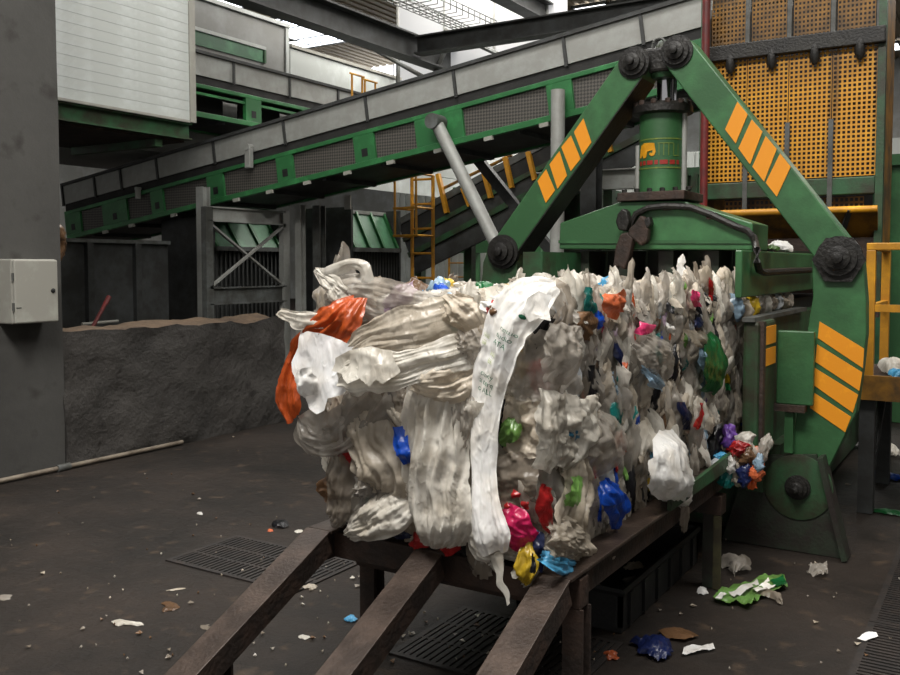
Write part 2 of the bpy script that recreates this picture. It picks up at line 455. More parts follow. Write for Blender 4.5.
# ------------------------------------------------------------------ roof steel
P = gz(262, -6, 6.2); Q = gz(440, 50, 6.2)
b = MB().ibeam((P.x, P.y - 5, 6.2), (P.x, 21, 6.2), 0.36, 0.5, 0.035)
tag(b.build('roof_girder', M['steel_dark']), 'big dark steel girder running back under the roof', 'girder')
XB = gz(420, 46, 6.2)
b = MB().ibeam((P.x + 0.19, XB.y, 6.2), (P.x + 8, XB.y, 6.2), 0.3, 0.36, 0.03)
tag(b.build('roof_girder', M['steel_dark']), 'dark cross girder meeting the big girder at right angles', 'girder')
P2 = gz(520, 0, 6.9)
b = MB().ibeam((P2.x, P2.y - 5, 6.9), (P2.x, 17, 6.9), 0.34, 0.4, 0.03)
tag(b.build('roof_girder', M['steel_dark']), 'dark girder crossing above the conveyor at the top edge', 'girder')
for k, (pa, pb) in enumerate((((340, 30), (450, 92)), ((425, 94), (450, 40)), ((398, 60), (398, 100)), ((445, 30), (520, 64)))):
    a, c = gy(pa[0], pa[1], 16.3 + k * 0.15), gy(pb[0], pb[1], 16.3 + k * 0.15)
    lab = ('long thin steel brace sloping down under the girder', 'short steel brace slanting up to the girder', 'short upright steel post under the girder', 'steel tie rod behind the cable tray')[k]
    tag(MB().tube(a, c, 0.05, 8).build('roof_brace', M['steel_grey'], smooth=True), lab, 'brace')
# cable tray of wire mesh
t = thing('cable_tray', (gz(450, 40, 6.9).x, 12, 6.8), 'wire mesh cable tray hanging beside the dark girder', 'cable tray')
xt = P.x + 0.45
b = MB()
for k in range(5): b.tube((xt + k * 0.18, 8.0, 6.72), (xt + k * 0.09, 17, 6.72), 0.012, 5)
for s in (0, 0.72):
    for h in (0.1, 0.2): b.tube((xt + s, 8.0, 6.72 + h), (xt + s, 17, 6.72 + h), 0.012, 5)
b.build('long_wires', M['steel_grey'], t)['kind'] = 'stuff'
b = MB()
for k in range(39):
    y = 8.0 + k * 0.23
    b.tube((xt, y, 6.72), (xt + 0.72, y, 6.72), 0.01, 5); b.tube((xt, y, 6.72), (xt, y, 6.92), 0.01, 5); b.tube((xt + 0.72, y, 6.72), (xt + 0.72, y, 6.92), 0.01, 5)
b.build('cross_wires', M['steel_grey'], t)['kind'] = 'stuff'
# truss seen past the hopper on the right
t = thing('roof_truss', (3.5, 15, 5.0), 'dark lattice roof truss beside the yellow hopper top', 'truss')
for z in (5.6, 7.0): MB().beam((0.5, 15, z), (8, 15, z), 0.12, 0.14).build('chord', M['steel_dark'], t)
for k in range(8):
    x = 0.6 + k * 0.9
    MB().beam((x, 15, 5.6 + 1.4 * (k % 2)), (x + 0.9, 15, 7.0 - 1.4 * (k % 2)), 0.07, 0.07).build('web', M['steel_dark'], t)

# ------------------------------------------------------------------ conveyors
def belt_conveyor(name, label, A, B, ydir, depth, seams, cells, open_frame=False, clips=()):
    """A,B: top edge of the near side; seams/cells in metres along the top edge; ydir: direction away from the camera"""
    A, B, ydir = Vector(A), Vector(B), Vector(ydir)
    e = (B - A).normalized(); n = Vector((0, 0, 1)) - e * e.z; n.normalize()
    Ln = (B - A).length
    t = thing(name, (A + B) / 2 + Vector((0, 0, -1.0)), label, 'conveyor')
    def slab(x0, x1, z0, z1, y0, y1):
        return MB().obox(A + e * ((x0 + x1) / 2) + n * ((z0 + z1) / 2) + ydir * ((y0 + y1) / 2), e * ((x1 - x0) / 2), ydir * ((y1 - y0) / 2), n * ((z1 - z0) / 2))
    slab(0, Ln, -0.045, 0, -0.04, 0.05).build('top_rail', M['steel_dark'], t)
    for s in range(len(seams) - 1):
        slab(seams[s] + 0.006, seams[s + 1] - 0.006, -0.37, -0.045, 0, 0.03).build('side_panel', M['galv'], t)
        sp = slab(seams[s] - 0.02, seams[s] + 0.02, -0.4, -0.03, -0.025, 0.0).build('panel_strap', M['steel_dark'], t)
    slab(0, Ln, -0.5, -0.37, 0.02, 0.1).build('belt_edge', M['belt'], t)
    slab(0, Ln, -0.42, -0.39, 0.05, depth - 0.05).build('belt', M['belt'], t)
    slab(0, Ln, -0.56, -0.5, -0.02, 0.06).build('frame_rail', M['green_bright'], t, bevel=0.006)
    slab(0, Ln, -1.0, -0.92, -0.02, 0.06).build('frame_rail', M['green_bright'], t, bevel=0.006)
    prev = 0
    for (c0, c1) in cells + [(Ln, Ln)]:
        if c0 - prev > 0.03:
            f = slab(prev, c0, -0.92, -0.56, -0.02, 0.05).build('frame_plate', M['green_bright'], t)
            if c0 - prev > 0.25:
                mid = (prev + c0) / 2
                slab(mid - 0.05, mid + 0.05, -0.86, -0.75, -0.024, -0.019).build('access_hole', M['black'], f)
        if c1 > c0:
            if open_frame:
                slab(c0, c1, -0.92, -0.56, 0.5, 0.53).build('back_plate', M['black'], t)
                slab(c0, c1, -0.66, -0.62, 0.0, 0.04).build('inner_rail', M['green_bright'], t)
            else:
                slab(c0, c1, -0.92, -0.56, 0.02, 0.035).build('mesh_guard', M['expanded'], t)
        prev = c1
    slab(0, Ln, -0.97, -0.93, 0.08, depth).build('underside_plate', M['steel_dark'], t)
    slab(0, Ln, -1.0, -0.92, depth, depth + 0.08).build('frame_rail', M['green_bright'], t)
    slab(0, Ln, -0.92, -0.0, depth + 0.02, depth + 0.06).build('far_side_plate', M['galv'], t)
    k = 0.6
    while k < Ln:
        slab(k - 0.03, k + 0.03, -1.03, -0.97, 0.08, depth).build('cross_member', M['steel_dark'], t); k += 1.05
    for c in clips:
        slab(c - 0.06, c + 0.06, -1.05, -1.0, -0.04, 0.0).build('cable_clip', M['cabinet'], t)
    return t, slab
A = gy(62, 184, 10.0); B = gy(712, -11, 10.0)
def along(px):
    py = 184 - (px - 62) * 0.3
    return (gy(px, py, 10.0) - A).length
belt_conveyor('inclined_conveyor', 'long inclined conveyor with green frame, mesh guards and grey side panels', A, B, (0, 1, 0), 1.3,
    [0] + [along(x) for x in (94, 120, 156, 213, 283, 365, 453, 563, 640)] + [along(711)],
    [(along(a), along(c)) for a, c in ((77, 99), (123, 147), (159, 203), (219, 272), (288, 349), (369, 410), (457, 541), (566, 652))],
    clips=[along(x) for x in (100, 126, 168, 196, 230, 263, 300, 340, 383, 430, 480, 535)])
Y2a, Y2b = 6.5, 15.6
z2 = gx(194, 49, -10.5).z
belt_conveyor('upper_conveyor', 'level green framed conveyor passing behind the white cabin', (-10.5, Y2a, z2), (-10.5, Y2b, z2), (-1, 0, 0), 1.2,
    [0, 1.3, 2.6, 3.9, 5.2, 6.5, 9.1], [(0.3, 1.5), (1.8, 2.75), (3.05, 4.15), (4.5, 5.5), (5.9, 6.6), (7.0, 8.0)], open_frame=True)
# small sensors on conveyors
for (px, py, Y, lab) in ((249, 158, 9.93, 'grey switch box fixed on the inclined conveyor panel'), (138, 194, 9.93, 'tiny grey switch low on the inclined conveyor')):
    c = gy(px, py, Y)
    s = 1.0 if px > 200 else 0.55
    t = thing('switch_box', c, lab, 'switch')
    MB().obox(c, (0.055 * s, 0, 0), (0, 0.04, 0), (0, 0, 0.15 * s)).build('housing', M['galv'], t, bevel=0.01)
    MB().tube(c + V(0, -0.05, 0.16 * s), c + V(0, 0.05, 0.16 * s), 0.05 * s, 10).build('cap', M['galv'], t)

# conveyor supports
def post(name, px, r0, Y, w, mat, label, z1=None, tube=False):
    p = gy(px, r0, Y)
    z1 = p.z if z1 is None else z1
    t = thing(name, (p.x, Y, 0), label, 'post')
    if tube: MB().tube((p.x, Y, 0.012), (p.x, Y, z1), w / 2, 14).build('shaft', mat, t, smooth=True)
    else: MB().ibeam((p.x, Y, 0.012), (p.x, Y, z1), w, w, 0.015, up=(0, 1, 0)).build('shaft', mat, t)
    MB().box(p.x - w * 0.8, p.x + w * 0.8, Y - w * 0.8, Y + w * 0.8, 0.0, 0.015).build('base_plate', mat, t)
    return t
post('support_post', 203, 187, 9.75, 0.15, M['galv'], 'grey steel post carrying the conveyor at the X braced frame')
post('support_post', 558, 90, 9.85, 0.17, M['galv'], 'grey round post behind the left baler arm', tube=True)
post('support_post', 300, 203, 10.9, 0.12, M['galv'], 'first grey column right of the X braced frame', z1=2.7)
post('support_post', 319, 203, 11.2, 0.15, M['steel_grey'], 'second grey column right of the X braced frame', z1=2.7)
post('support_post', 180, 230, 11.0, 0.2, M['steel_dark'], 'dark column in the shadow left of the X braced frame', z1=2.3)
post('support_post', 592, 95, 13.2, 0.26, M['steel_dark'], 'dark steel column between left arm and cylinder', z1=5.2)
a, c = gy(436, 122, 9.85), gy(497, 246, 9.85)
t = thing('raking_strut', (c.x, 9.85, c.z), 'grey tube strut slanting down from the inclined conveyor', 'strut')
d = (c - a).normalized()
MB().tube(a, c + d * 1.6, 0.085, 14).build('tube', M['galv'], t, smooth=True)
MB().tube(a - V(0, 0.12, 0), a + V(0, 0.12, 0), 0.1, 14).build('pin', M['steel_grey'], t, smooth=True)
a, c = gy(472, 152, 11.42), gy(560, 262, 11.42)
tag(MB().beam(a, c, 0.12, 0.14).build('raking_strut', M['steel_dark']), 'dark square strut behind the left baler arm', 'strut')
a, c = gy(578, 176, 13.0), gy(602, 176, 13.0)
tag(MB().ibeam((a.x - 1.0, 13.65, a.z), (c.x + 0.3, 13.65, c.z), 0.2, 0.32, 0.02).build('cross_beam', M['galv']), 'pale grey cross beam between dark column and left arm', 'beam')

# X braced frame
XF = -10.0
t = thing('braced_frame', (XF, 10, 0), 'grey steel frame with crossed braces under the conveyor', 'frame')
y0, y1 = gx(207, 216, XF).y, gx(284, 216, XF).y
z1 = gx(245, 216, XF).z; z0 = gx(245, 295, XF).z
MB().ibeam((XF, y0, z1), (XF, y1, z1), 0.1, 0.22, 0.02).build('top_beam', M['galv'], t)
MB().ibeam((XF, y0, z0), (XF, y1, z0), 0.1, 0.26, 0.02).build('bottom_beam', M['steel_grey'], t)
MB().beam((XF - 0.02, y0, z1 - 0.1), (XF - 0.02, y1, z0 + 0.12), 0.03, 0.06, up=(1, 0, 0)).build('brace', M['galv'], t)
MB().beam((XF + 0.02, y0, z0 + 0.12), (XF + 0.02, y1, z1 - 0.1), 0.03, 0.06, up=(1, 0, 0)).build('brace', M['galv'], t)
MB().box(XF - 0.05, XF + 0.05, y1 - 0.07, y1 + 0.07, 0.012, z1 + 0.12).build('upright', M['galv'], t)
MB().box(XF - 0.05, XF + 0.05, y0 - 0.07, y0 + 0.07, 0.012, z1 + 0.1).build('upright', M['steel_grey'], t)

# green lipped bins under the conveyor
def bin_(X, pl, pr, rtop, rgreen, depth, label, nr):
    a, c = gx(pl, rtop, X), gx(pr, rtop, X); zg = gx((pl + pr) / 2, rgreen, X).z
    zt = a.z; y0, y1 = a.y, c.y
    t = thing('waste_bunker', (X - depth / 2, (y0 + y1) / 2, 0), label, 'bunker')
    MB().box(X - depth, X - 0.03, y0, y1, 0.01, zg).build('body', M['steel_dark'], t)
    for k in range(16):
        y = y0 + (y1 - y0) * (k + 0.5) / 16
        MB().box(X - 0.03, X, y - 0.018, y + 0.018, 0.05, zg - 0.05).build('body_rib', M['steel_dark'], t)
    hop = MB().prism([(X, y0, zg), (X, y1, zg), (X - 0.3, y1, zt), (X - 0.3, y0, zt)], (-0.04, 0, 0)).build('hopper_plate', M['green_light'], t)  # paler green paint stands in for light missing under the conveyor
    for k in range(nr + 1):
        y = y0 + 0.05 + (y1 - y0 - 0.1) * k / nr
        MB().beam((X + 0.02, y, zg), (X - 0.28, y, zt), 0.05, 0.05, up=(1, 0, 0)).build('rib', M['green_bright'], hop)
    MB().box(X - 0.05, X + 0.07, y0, y1, zg - 0.07, zg).build('ledge', M['steel_grey'], t)
    MB().box(X - depth, X + 0.02, y0 - 0.05, y0, 0.01, zt + 0.05).build('side_wall', M['steel_dark'], t)
    MB().box(X - depth, X + 0.02, y1, y1 + 0.05, 0.01, zt + 0.05).build('side_wall', M['steel_dark'], t)
    MB().box(X - 0.36, X - 0.26, y0, y1, zt - 0.03, zt + 0.03).build('top_bar', M['galv'], t)
    return t
bin_(-11.0, 214, 281, 219, 247, 1.2, 'dark ribbed bunker with green hopper seen through the braced frame', 3)
bin_(-9.2, 352, 398, 210, 248, 1.0, 'dark bunker with sloped green hopper left of the orange ladder', 3)
c = gy(348, 203, 11.3)
tag(MB().box(c.x - 0.06, c.x + 0.06, 11.28, 11.31, c.z - 0.1, c.z + 0.12).build('notice_plate', M['cabinet']), 'small white notice plate above the dark bunker', 'sign')

# dark container in the bay behind the low wall
t = thing('waste_container', (-11.9, 8.1, 0), 'big dark steel container in the bay behind the low wall', 'container')
zc = gx(110, 243, -10.8).z
MB().box(-13.0, -10.8, 6.3, 9.3, 0.01, zc).build('body', M['steel_dark'], t)
MB().box(-13.0, -10.74, 6.3, 9.3, zc, zc + 0.05).build('rim', M['steel_grey'], t)
for y in (7.1, 7.9, 8.7): MB().box(-10.8, -10.72, y - 0.05, y + 0.05, 0.01, zc).build('rib', M['steel_dark'], t)
c = gx(120, 338, -9.6)
tag(MB().tube((-9.6, 5.6, c.z), (-9.6, 9.3, c.z), 0.13, 14).build('drain_pipe', M['steel_dark'], smooth=True), 'fat dark pipe lying along the container behind the low wall', 'pipe')
struct(MB().box(-9.8, -9.4, 5.4, 9.4, 0, c.z - 0.13).build('wall_plinth', M['wall']))
a, c2 = gx(82, 324, -9.55), gx(118, 321, -9.55)
tag(MB().tube(a, c2, 0.018, 8).build('plastic_stick', M['cabinet']), 'thin white stick lying on the dark pipe', 'stick')
a, c2 = gx(90, 332, -8.0), gx(109, 297, -8.0)
t = thing('shovel', a, 'dark red handled shovel leaning behind the low wall', 'shovel')
dd = (c2 - a)
MB().tube(a - dd * ((a.z - 0.25) / dd.z), c2, 0.02, 8).build('handle', M['red'], t, smooth=True)
MB().tube(c2 - dd * 0.2, c2 + dd * 0.02, 0.026, 8).build('grip', M['red'], t)
MB().obox(a - dd * ((a.z - 0.14) / dd.z), (0.01, 0, 0), (0, 0.11, 0), V(0, 0, 0.13)).build('blade', M['steel_dark'], t)
c = gx(40, 0, -9.0)

# ------------------------------------------------------------------ cabins
X1 = -8.5
zb = gx(125, 109, X1).z
y1 = gx(189, 80, X1).y
t = thing('sorting_cabin', (X1 - 0.9, 4.5, zb - 0.2), 'raised white ribbed panel cabin beside the tall concrete wall', 'cabin')
n = 34
for k in range(n):
    z = zb + k * 0.115
    MB().prism([(X1, 1.0, z), (X1, 1.0, z + 0.112), (X1 - 0.012, 1.0, z + 0.115), (X1 - 0.05, 1.0, z + 0.115), (X1 - 0.05, 1.0, z)], (0, y1 - 1.0, 0)).build('panel', M['white_panel'], t)
MB().box(X1 - 0.06, X1 + 0.02, y1, y1 + 0.09, zb - 0.02, zb + n * 0.115).build('corner_trim', M['cabinet'], t)
MB().box(X1 - 0.03, X1 + 0.015, 1.0, y1, zb - 0.03, zb).build('bottom_trim', M['cabinet'], t)
MB().box(X1 - 1.75, X1 - 0.05, 1.0, y1, zb, zb + n * 0.115).build('cabin_body', M['white_panel'], t)
MB().ibeam((X1 - 0.08, 1.0, zb - 0.13), (X1 - 0.08, y1 + 0.05, zb - 0.13), 0.14, 0.2, 0.02).build('floor_beam', M['green_dirty'], t)
MB().box(X1 - 1.75, X1 - 0.1, 1.0, y1, zb - 0.26, zb - 0.22).build('floor_plate', M['rust'], t)
for y in (4.4, 5.9, 7.3): MB().beam((X1 - 1.7, y, zb - 0.3), (X1 - 0.1, y, zb - 0.3), 0.1, 0.1).build('joist', M['green_dirty'], t)
for y in (y1 - 1.2,): MB().beam((X1 - 1.6, y, 0.01), (X1 - 1.6, y, zb - 0.3), 0.16, 0.16, up=(0, 1, 0)).build('column', M['green_dirty'], t)
X3 = -11.9
y3 = gx(287, 40, X3).y; z3 = gx(287, 28, X3).z
t = thing('control_cabin', (X3 - 1.5, 10, 4.0), 'grey panel cabin with a long green window strip', 'cabin')
MB().box(X3 - 3, X3, 5.0, y3, 3.6, z3).build('cabin_body', M['grey_panel'], t)
MB().box(X3 - 3.05, X3 + 0.05, 5.0, y3 + 0.05, z3, z3 + 0.07).build('roof_trim', M['white_panel'], t)
MB().box(X3 - 0.02, X3 + 0.03, y3 - 0.06, y3 + 0.03, 3.6, z3).build('corner_trim', M['white_panel'], t)
a, c = gx(196, 33, X3), gx(263, 63, X3)
g = MB().box(X3 - 0.02, X3 + 0.02, 6.0, c.y, c.z, gx(263, 50, X3).z).build('window_strip', M['green_light'], t)
MB().box(X3, X3 + 0.04, 6.0, c.y + 0.05, gx(263, 50, X3).z, gx(263, 50, X3).z + 0.06).build('window_trim', M['white_panel'], t)
MB().box(X3, X3 + 0.04, c.y, c.y + 0.05, c.z, gx(263, 50, X3).z).build('window_trim', M['green'], t)
zf = gx(290, 47, X3).z
t = thing('panel_fence', (X3, 18, 3.0), 'bright white panel fence beyond the grey cabin', 'fence')
for k in range(5):
    MB().box(X3 - 0.06, X3 - 0.01, y3 + 0.1, 24, 3.4 + k * (zf - 3.4) / 5, 3.4 + (k + 0.97) * (zf - 3.4) / 5).build('panel', M['white_panel'], t)
MB().box(X3 - 0.08, X3 + 0.03, y3 + 0.1, 24, zf, zf + 0.06).build('top_rail', M['cabinet'], t)
# orange railings up there
for (px, r0, r1, lab) in ((350, 73, 90, 'first small orange rail stub above the upper conveyor'), (363, 79, 92, 'second small orange rail stub above the upper conveyor')):
    p = gx(px, r0, -9.2); q = gx(px + 14, r0 - 1, -9.2)
    t = thing('handrail', (p.x, p.y, p.z - 0.35), lab, 'railing')
    MB().tube(p, (p.x, q.y, p.z), 0.018, 8).build('rail', M['yellow'], t)
    for y in (p.y + 0.05, q.y - 0.05): MB().tube((p.x, y, p.z - 0.6), (p.x, y, p.z), 0.018, 8).build('post', M['yellow'], t)
    MB().beam((p.x, p.y + 0.05, p.z - 0.62), (p.x - 1.3, p.y + 0.05, p.z - 0.62), 0.04, 0.04).build('bracket', M['yellow'], t)

# ------------------------------------------------------------------ second inclined conveyor with orange posts
Y4 = 14.0
A4, B4 = gy(405, 243, Y4), gy(655, 112, Y4)
e = (B4 - A4).normalized(); n4 = V(-e.z, 0, e.x)
t = thing('feed_conveyor', (A4 + B4) / 2 - V(0, 0, 1), 'dim sloping conveyor with orange guard posts behind the left arm', 'conveyor')
for (h0, h1, dy, mt, nm) in ((0.35, 0.47, 0.0, 'steel_grey', 'top_rail'), (0.1, 0.35, 0.03, 'belt', 'side_panel'), (0.02, 0.1, 0.0, 'green_dirty', 'green_rail'), (-0.2, 0.02, 0.05, 'steel_dark', 'side_panel'), (-0.3, -0.2, 0.0, 'green_dirty', 'green_rail'), (-0.62, -0.3, 0.06, 'steel_dark', 'lower_panel')):
    MB().obox((A4 + B4) / 2 + n4 * ((h0 + h1) / 2) + V(0, dy, 0), (B4 - A4) / 2, (0, 0.04, 0), n4 * ((h1 - h0) / 2)).build(nm, M[mt], t)
MB().obox((A4 + B4) / 2 + n4 * 0.1 + V(0, 0.6, 0), (B4 - A4) / 2, (0, 0.5, 0), n4 * 0.04).build('belt', M['belt'], t)
for (a, c) in (((438, 174), (447, 213)), ((463, 188), (470, 206)), ((482, 165), (491, 198)), ((505, 157), (512, 188)), ((528, 152), (535, 180)), ((606, 133), (611, 152))):
    p, q = gy(a[0], a[1], Y4 - 0.08), gy(c[0], c[1], Y4 - 0.08)
    MB().beam(p, q, 0.07, 0.09, up=(0, 1, 0)).build('guard_post', M['yellow'], t)
MB().tube(gy(440, 190, Y4 - 0.02), gy(512, 155, Y4 - 0.02), 0.03, 8).build('handrail', M['yellow_dirty'], t)
for px in (420, 470, 610):
    p = gy(px, 236 - (px - 420) * 0.5, Y4 + 0.5)
    MB().beam((p.x, Y4 + 0.5, 0.01), (p.x, Y4 + 0.5, p.z), 0.16, 0.16, up=(0, 1, 0)).build('leg', M['green_dirty'], t)
# orange ladder and stairs
def ladder(px, r0, Y, w, mat, label, n=9, cage=False, name='ladder'):
    p = gy(px, r0, Y)
    t = thing(name, (p.x + w / 2, Y, 0), label, 'ladder')
    for s in (0, w): MB().tube((p.x + s, Y, 0.01), (p.x + s, Y, p.z), 0.03, 8).build('stringer', mat, t)
    for k in range(n):
        z = 0.3 + (p.z - 0.35) * k / (n - 1)
        MB().tube((p.x, Y, z), (p.x + w, Y, z), 0.022, 6).build('rung', mat, t)
    if cage:
        for z in (p.z, p.z - 0.55, p.z - 1.0):
            MB().path([(p.x, Y, z), (p.x - 0.02, Y - 0.5, z), (p.x + w + 0.02, Y - 0.5, z), (p.x + w, Y, z)], 0.022, 6).build('cage_hoop', mat, t)
        for s in (0, w): MB().tube((p.x + s, Y - 0.5, p.z - 1.0), (p.x + s, Y - 0.5, p.z), 0.02, 6).build('cage_bar', mat, t)
    return t
ladder(412, 177, 12.6, 0.42, M['yellow'], 'orange caged ladder left of the raking strut', 8, True)
ladder(449, 205, 20.6, 0.5, M['yellow'], 'faint orange ladder on the pale partition wall', 9)
# green portal of posts in front of the pale wall
t = thing('green_portal', (gy(480, 230, 19).x, 19, 0), 'green steel portal frame before the pale partition wall', 'frame')
for px in (472, 538):
    p = gy(px, 195, 19.0)
    MB().beam((p.x, 19, 0.01), (p.x, 19, 3.6), 0.3, 0.3, up=(0, 1, 0)).build('post', M['green'], t)
p, q = gy(455, 246, 19.0), gy(538, 246, 19.0)
MB().beam((p.x, 19, q.z), (q.x, 19, q.z), 0.2, 0.3).build('beam', M['green'], t)
MB().beam((gy(455, 1, 19).x, 19, 3.5), (gy(540, 1, 19).x, 19, 3.5), 0.2, 0.3).build('beam', M['green'], t)
MB().beam((gy(458, 225, 19).x, 19, 3.3), (gy(472, 250, 19).x, 19, 2.2), 0.14, 0.2).build('brace', M['green_dirty'], t)
# dark green containers behind crosshead
def container(pl, pr, rt, Y, dep, mat, label):
    p, q = gy(pl, rt, Y), gy(pr, rt, Y)
    t = thing('steel_container', ((p.x + q.x) / 2, Y + dep / 2, 0), label, 'container')
    MB().box(p.x, q.x, Y, Y + dep, 0.01, p.z).build('body', mat, t)
    MB().box(p.x - 0.05, q.x + 0.05, Y - 0.05, Y + dep, p.z - 0.12, p.z).build('rim', mat, t)
    n = max(2, int((q.x - p.x) / 0.7))
    for k in range(n + 1):
        x = p.x + (q.x - p.x) * k / n
        MB().box(x - 0.05, x + 0.05, Y - 0.07, Y, 0.01, p.z - 0.1).build('rib', mat, t)
container(562, 600, 190, 15.5, 2.0, M['green_dirty'], 'dark green container left of the cylinder')
container(686, 706, 168, 13.5, 2.0, M['green_dirty'], 'dark green container right of the cylinder')
container(886, 960, 155, 11.0, 2.0, M['green'], 'green steel container at the right edge')

# ================================================================== baler
YB = 5.75
CX = -2.0
baler = thing('baler', (CX, 6.6, 0), 'green hydraulic baler with yellow striped A-shaped arms around the bale', 'baler')
def pin(c, r, name, parent, y0=-0.07, mat='grime'):
    c = Vector(c)
    o = MB().lathe(c + V(0, y0 * 0, 0), (0, -1, 0), [(r * 1.25, -0.03), (r * 1.25, 0.012), (r, 0.014), (r, 0.035), (r * 0.66, 0.037), (r * 0.66, 0.06), (r * 0.52, 0.064), (r * 0.3, 0.066), (r * 0.3, 0.095), (r * 0.12, 0.1)], 22).build(name, M[mat], parent, smooth=True)
    return o
def stripe_set(px_polys, Y, parent, sc, ox, oy, ins=1.0):
    for poly in px_polys:
        mx_, my_ = sum(p[0] for p in poly) / 4, sum(p[1] for p in poly) / 4
        pts = [gy(ox + (mx_ + (x - mx_) * ins) / sc, oy + (my_ + (y - my_) * ins) / sc, Y) for x, y in poly]
        MB().prism(pts, (0, 0.006, 0)).build('warning_stripe', M['orange'], parent)
def arm(a, c, w, dep, ext0, ext1):
    d = (c - a).normalized(); n = V(d.z, 0, -d.x)
    a2, c2 = a - d * ext0, c + d * ext1
    pts = []
    k = 7
    for i in range(k + 1):
        t = math.pi * i / k
        pts.append(a2 + n * (w / 2 * math.cos(t)) - d * (w / 2 * 0.7 * math.sin(t)))
    for i in range(k + 1):
        t = math.pi * i / k
        pts.append(c2 - n * (w / 2 * math.cos(t)) + d * (w / 2 * 0.7 * math.sin(t)))
    return MB().prism(pts, (0, dep, 0))
# right and left arms
ra, rc = gy(677, 52, YB), gy(839, 258, YB)
la, lc = gy(634, 63, YB), gy(503, 249, YB)
right_arm = arm(ra, rc, 0.215, 0.2, 0.0, 0.02).build('arm', M['green'], baler, bevel=0.008)
left_arm = arm(la, lc, 0.205, 0.26, 0.0, 0.02).build('arm', M['green'], baler, bevel=0.008)
stripe_set([[(412, 305), (443, 343), (407, 430), (375, 388)], [(455, 358), (487, 395), (450, 493), (415, 445)], [(497, 408), (530, 447), (492, 545), (457, 500)], [(540, 460), (572, 500), (530, 590), (497, 548)]], YB - 0.006, right_arm, 3.0, 600, 0)
stripe_set([[(550, 352), (575, 428), (548, 468), (520, 395)], [(512, 403), (543, 478), (512, 517), (482, 440)], [(478, 450), (502, 528), (472, 570), (447, 492)], [(438, 505), (466, 572), (437, 612), (411, 542)]], YB - 0.006, left_arm, 3.0, 400, 0, 0.94)
# dark strip along the underside of the left arm
d = (lc - la).normalized(); n = V(d.z, 0, -d.x)
if n.x < 0: n = -n
MB().obox((la + lc) / 2 + n * 0.105 + V(0, 0.13, 0), (lc - la) * 0.47, (0, 0.13, 0), n * 0.004).build('underside_strip', M['grime'], left_arm)
pin(ra + V(0, -0.0, 0), 0.085, 'pivot_pin', baler); pin(la, 0.085, 'pivot_pin', baler)
pin(lc + V(0.0, 0, -0.02), 0.1, 'pivot_pin', baler)
pp = pin(rc, 0.105, 'pivot_pin', baler)
b = MB().lathe(rc + V(0, 0, -0.01), (0, -1, 0), [(0.15, 0.0), (0.15, 0.012)], 6); b.build('washer_plate', M['grime'], pp)
# lever
lev = [(815, 240), (838, 232), (855, 243), (863, 262), (866, 300), (866, 335), (862, 370), (856, 413), (846, 433), (825, 475), (815, 500), (790, 508), (776, 495), (778, 470), (791, 452), (796, 420), (801, 380), (805, 350), (809, 320), (813, 297), (812, 262)]
lever = MB().prism([gy(x, y, YB + 0.02) for x, y in lev], (0, 0.14, 0)).build('lever', M['green'], baler, bevel=0.006)
stripe_set([[(420, 175), (608, 290), (603, 372), (413, 245)], [(410, 272), (600, 390), (588, 468), (402, 345)], [(398, 370), (583, 485), (560, 560), (390, 440)], [(387, 470), (553, 578), (528, 642), (380, 540)]], YB + 0.014, lever, 4.22, 720, 280)
# mirrored lever on the far side
mir = [gy(x, y, YB + 0.02) for x, y in lev]
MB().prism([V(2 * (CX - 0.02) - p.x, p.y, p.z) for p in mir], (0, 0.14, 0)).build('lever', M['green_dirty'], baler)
# foot with pivot
M['foot'] = pmat('greasy_dark_green_paint', srgb(40, 52, 38), 0.55, 0, srgb(34, 28, 24), 0.5, 4.0, 0.15, 50)
foot = [(748, 456), (816, 455), (836, 530), (842, 566), (728, 552), (722, 540), (735, 500)]
fp = [gy(x, y, YB - 0.04) for x, y in foot]
for p in fp: p.z = max(p.z, 0.005)
ft = MB().prism(fp, (0, 0.04, 0)).build('foot_plate', M['grime'], baler)
ft.data.materials.clear(); ft.data.materials.append(M['foot'])
fc = gy(798, 487, YB - 0.045)
MB().lathe(fc + V(0, 0.008, 0), (0, -1, 0), [(0.2, 0), (0.2, 0.012), (0.18, 0.016)], 28).build('pivot_disc', M['green_dirty'], ft, smooth=True)
pin(fc + V(0, -0.01, 0), 0.06, 'pivot_pin', ft)
a, c = gy(822, 456, YB - 0.03), gy(846, 563, YB - 0.03)
c.z = max(c.z, 0.01)
MB().beam(a, c, 0.16, 0.03, up=(1, 0, 0)).build('foot_flange', M['foot'], ft)
MB().obox(gy(785, 556, YB - 0.02) * 1.0 + V(0, 0.1, 0) , (0.36, 0, 0), (0, 0.14, 0), (0, 0, 0.012)).build('base_plate', M['rust'], ft)
# crosshead
ch = [(560, 223), (620, 202), (681, 200.5), (753, 223), (752, 250), (559, 249)]
chp = [gy(x, y, YB) for x, y in ch]
cross = MB().prism(chp, (0, 0.42, 0)).build('crosshead', M['green'], baler, bevel=0.008)
MB().beam(chp[5] + V(0, -0.004, 0.05), chp[4] + V(0, -0.004, 0.05), 0.012, 0.02).build('weld_seam', M['green'], cross)
a, c = gy(617, 197, YB - 0.03), gy(684, 195.5, YB - 0.03)
MB().box(a.x, c.x, YB - 0.03, YB + 0.4, chp[1].z + 0.002, chp[1].z + 0.06).build('top_plate', M['rust'], cross, bevel=0.006)
for k in range(6):
    x = a.x + 0.04 + k * (c.x - a.x - 0.02) / 5
    MB().lathe((x, YB, chp[1].z + 0.06), (0, 0, 1), [(0.018, 0), (0.018, 0.02), (0.012, 0.025)], 6).build('bolt', M['grime'], cross)
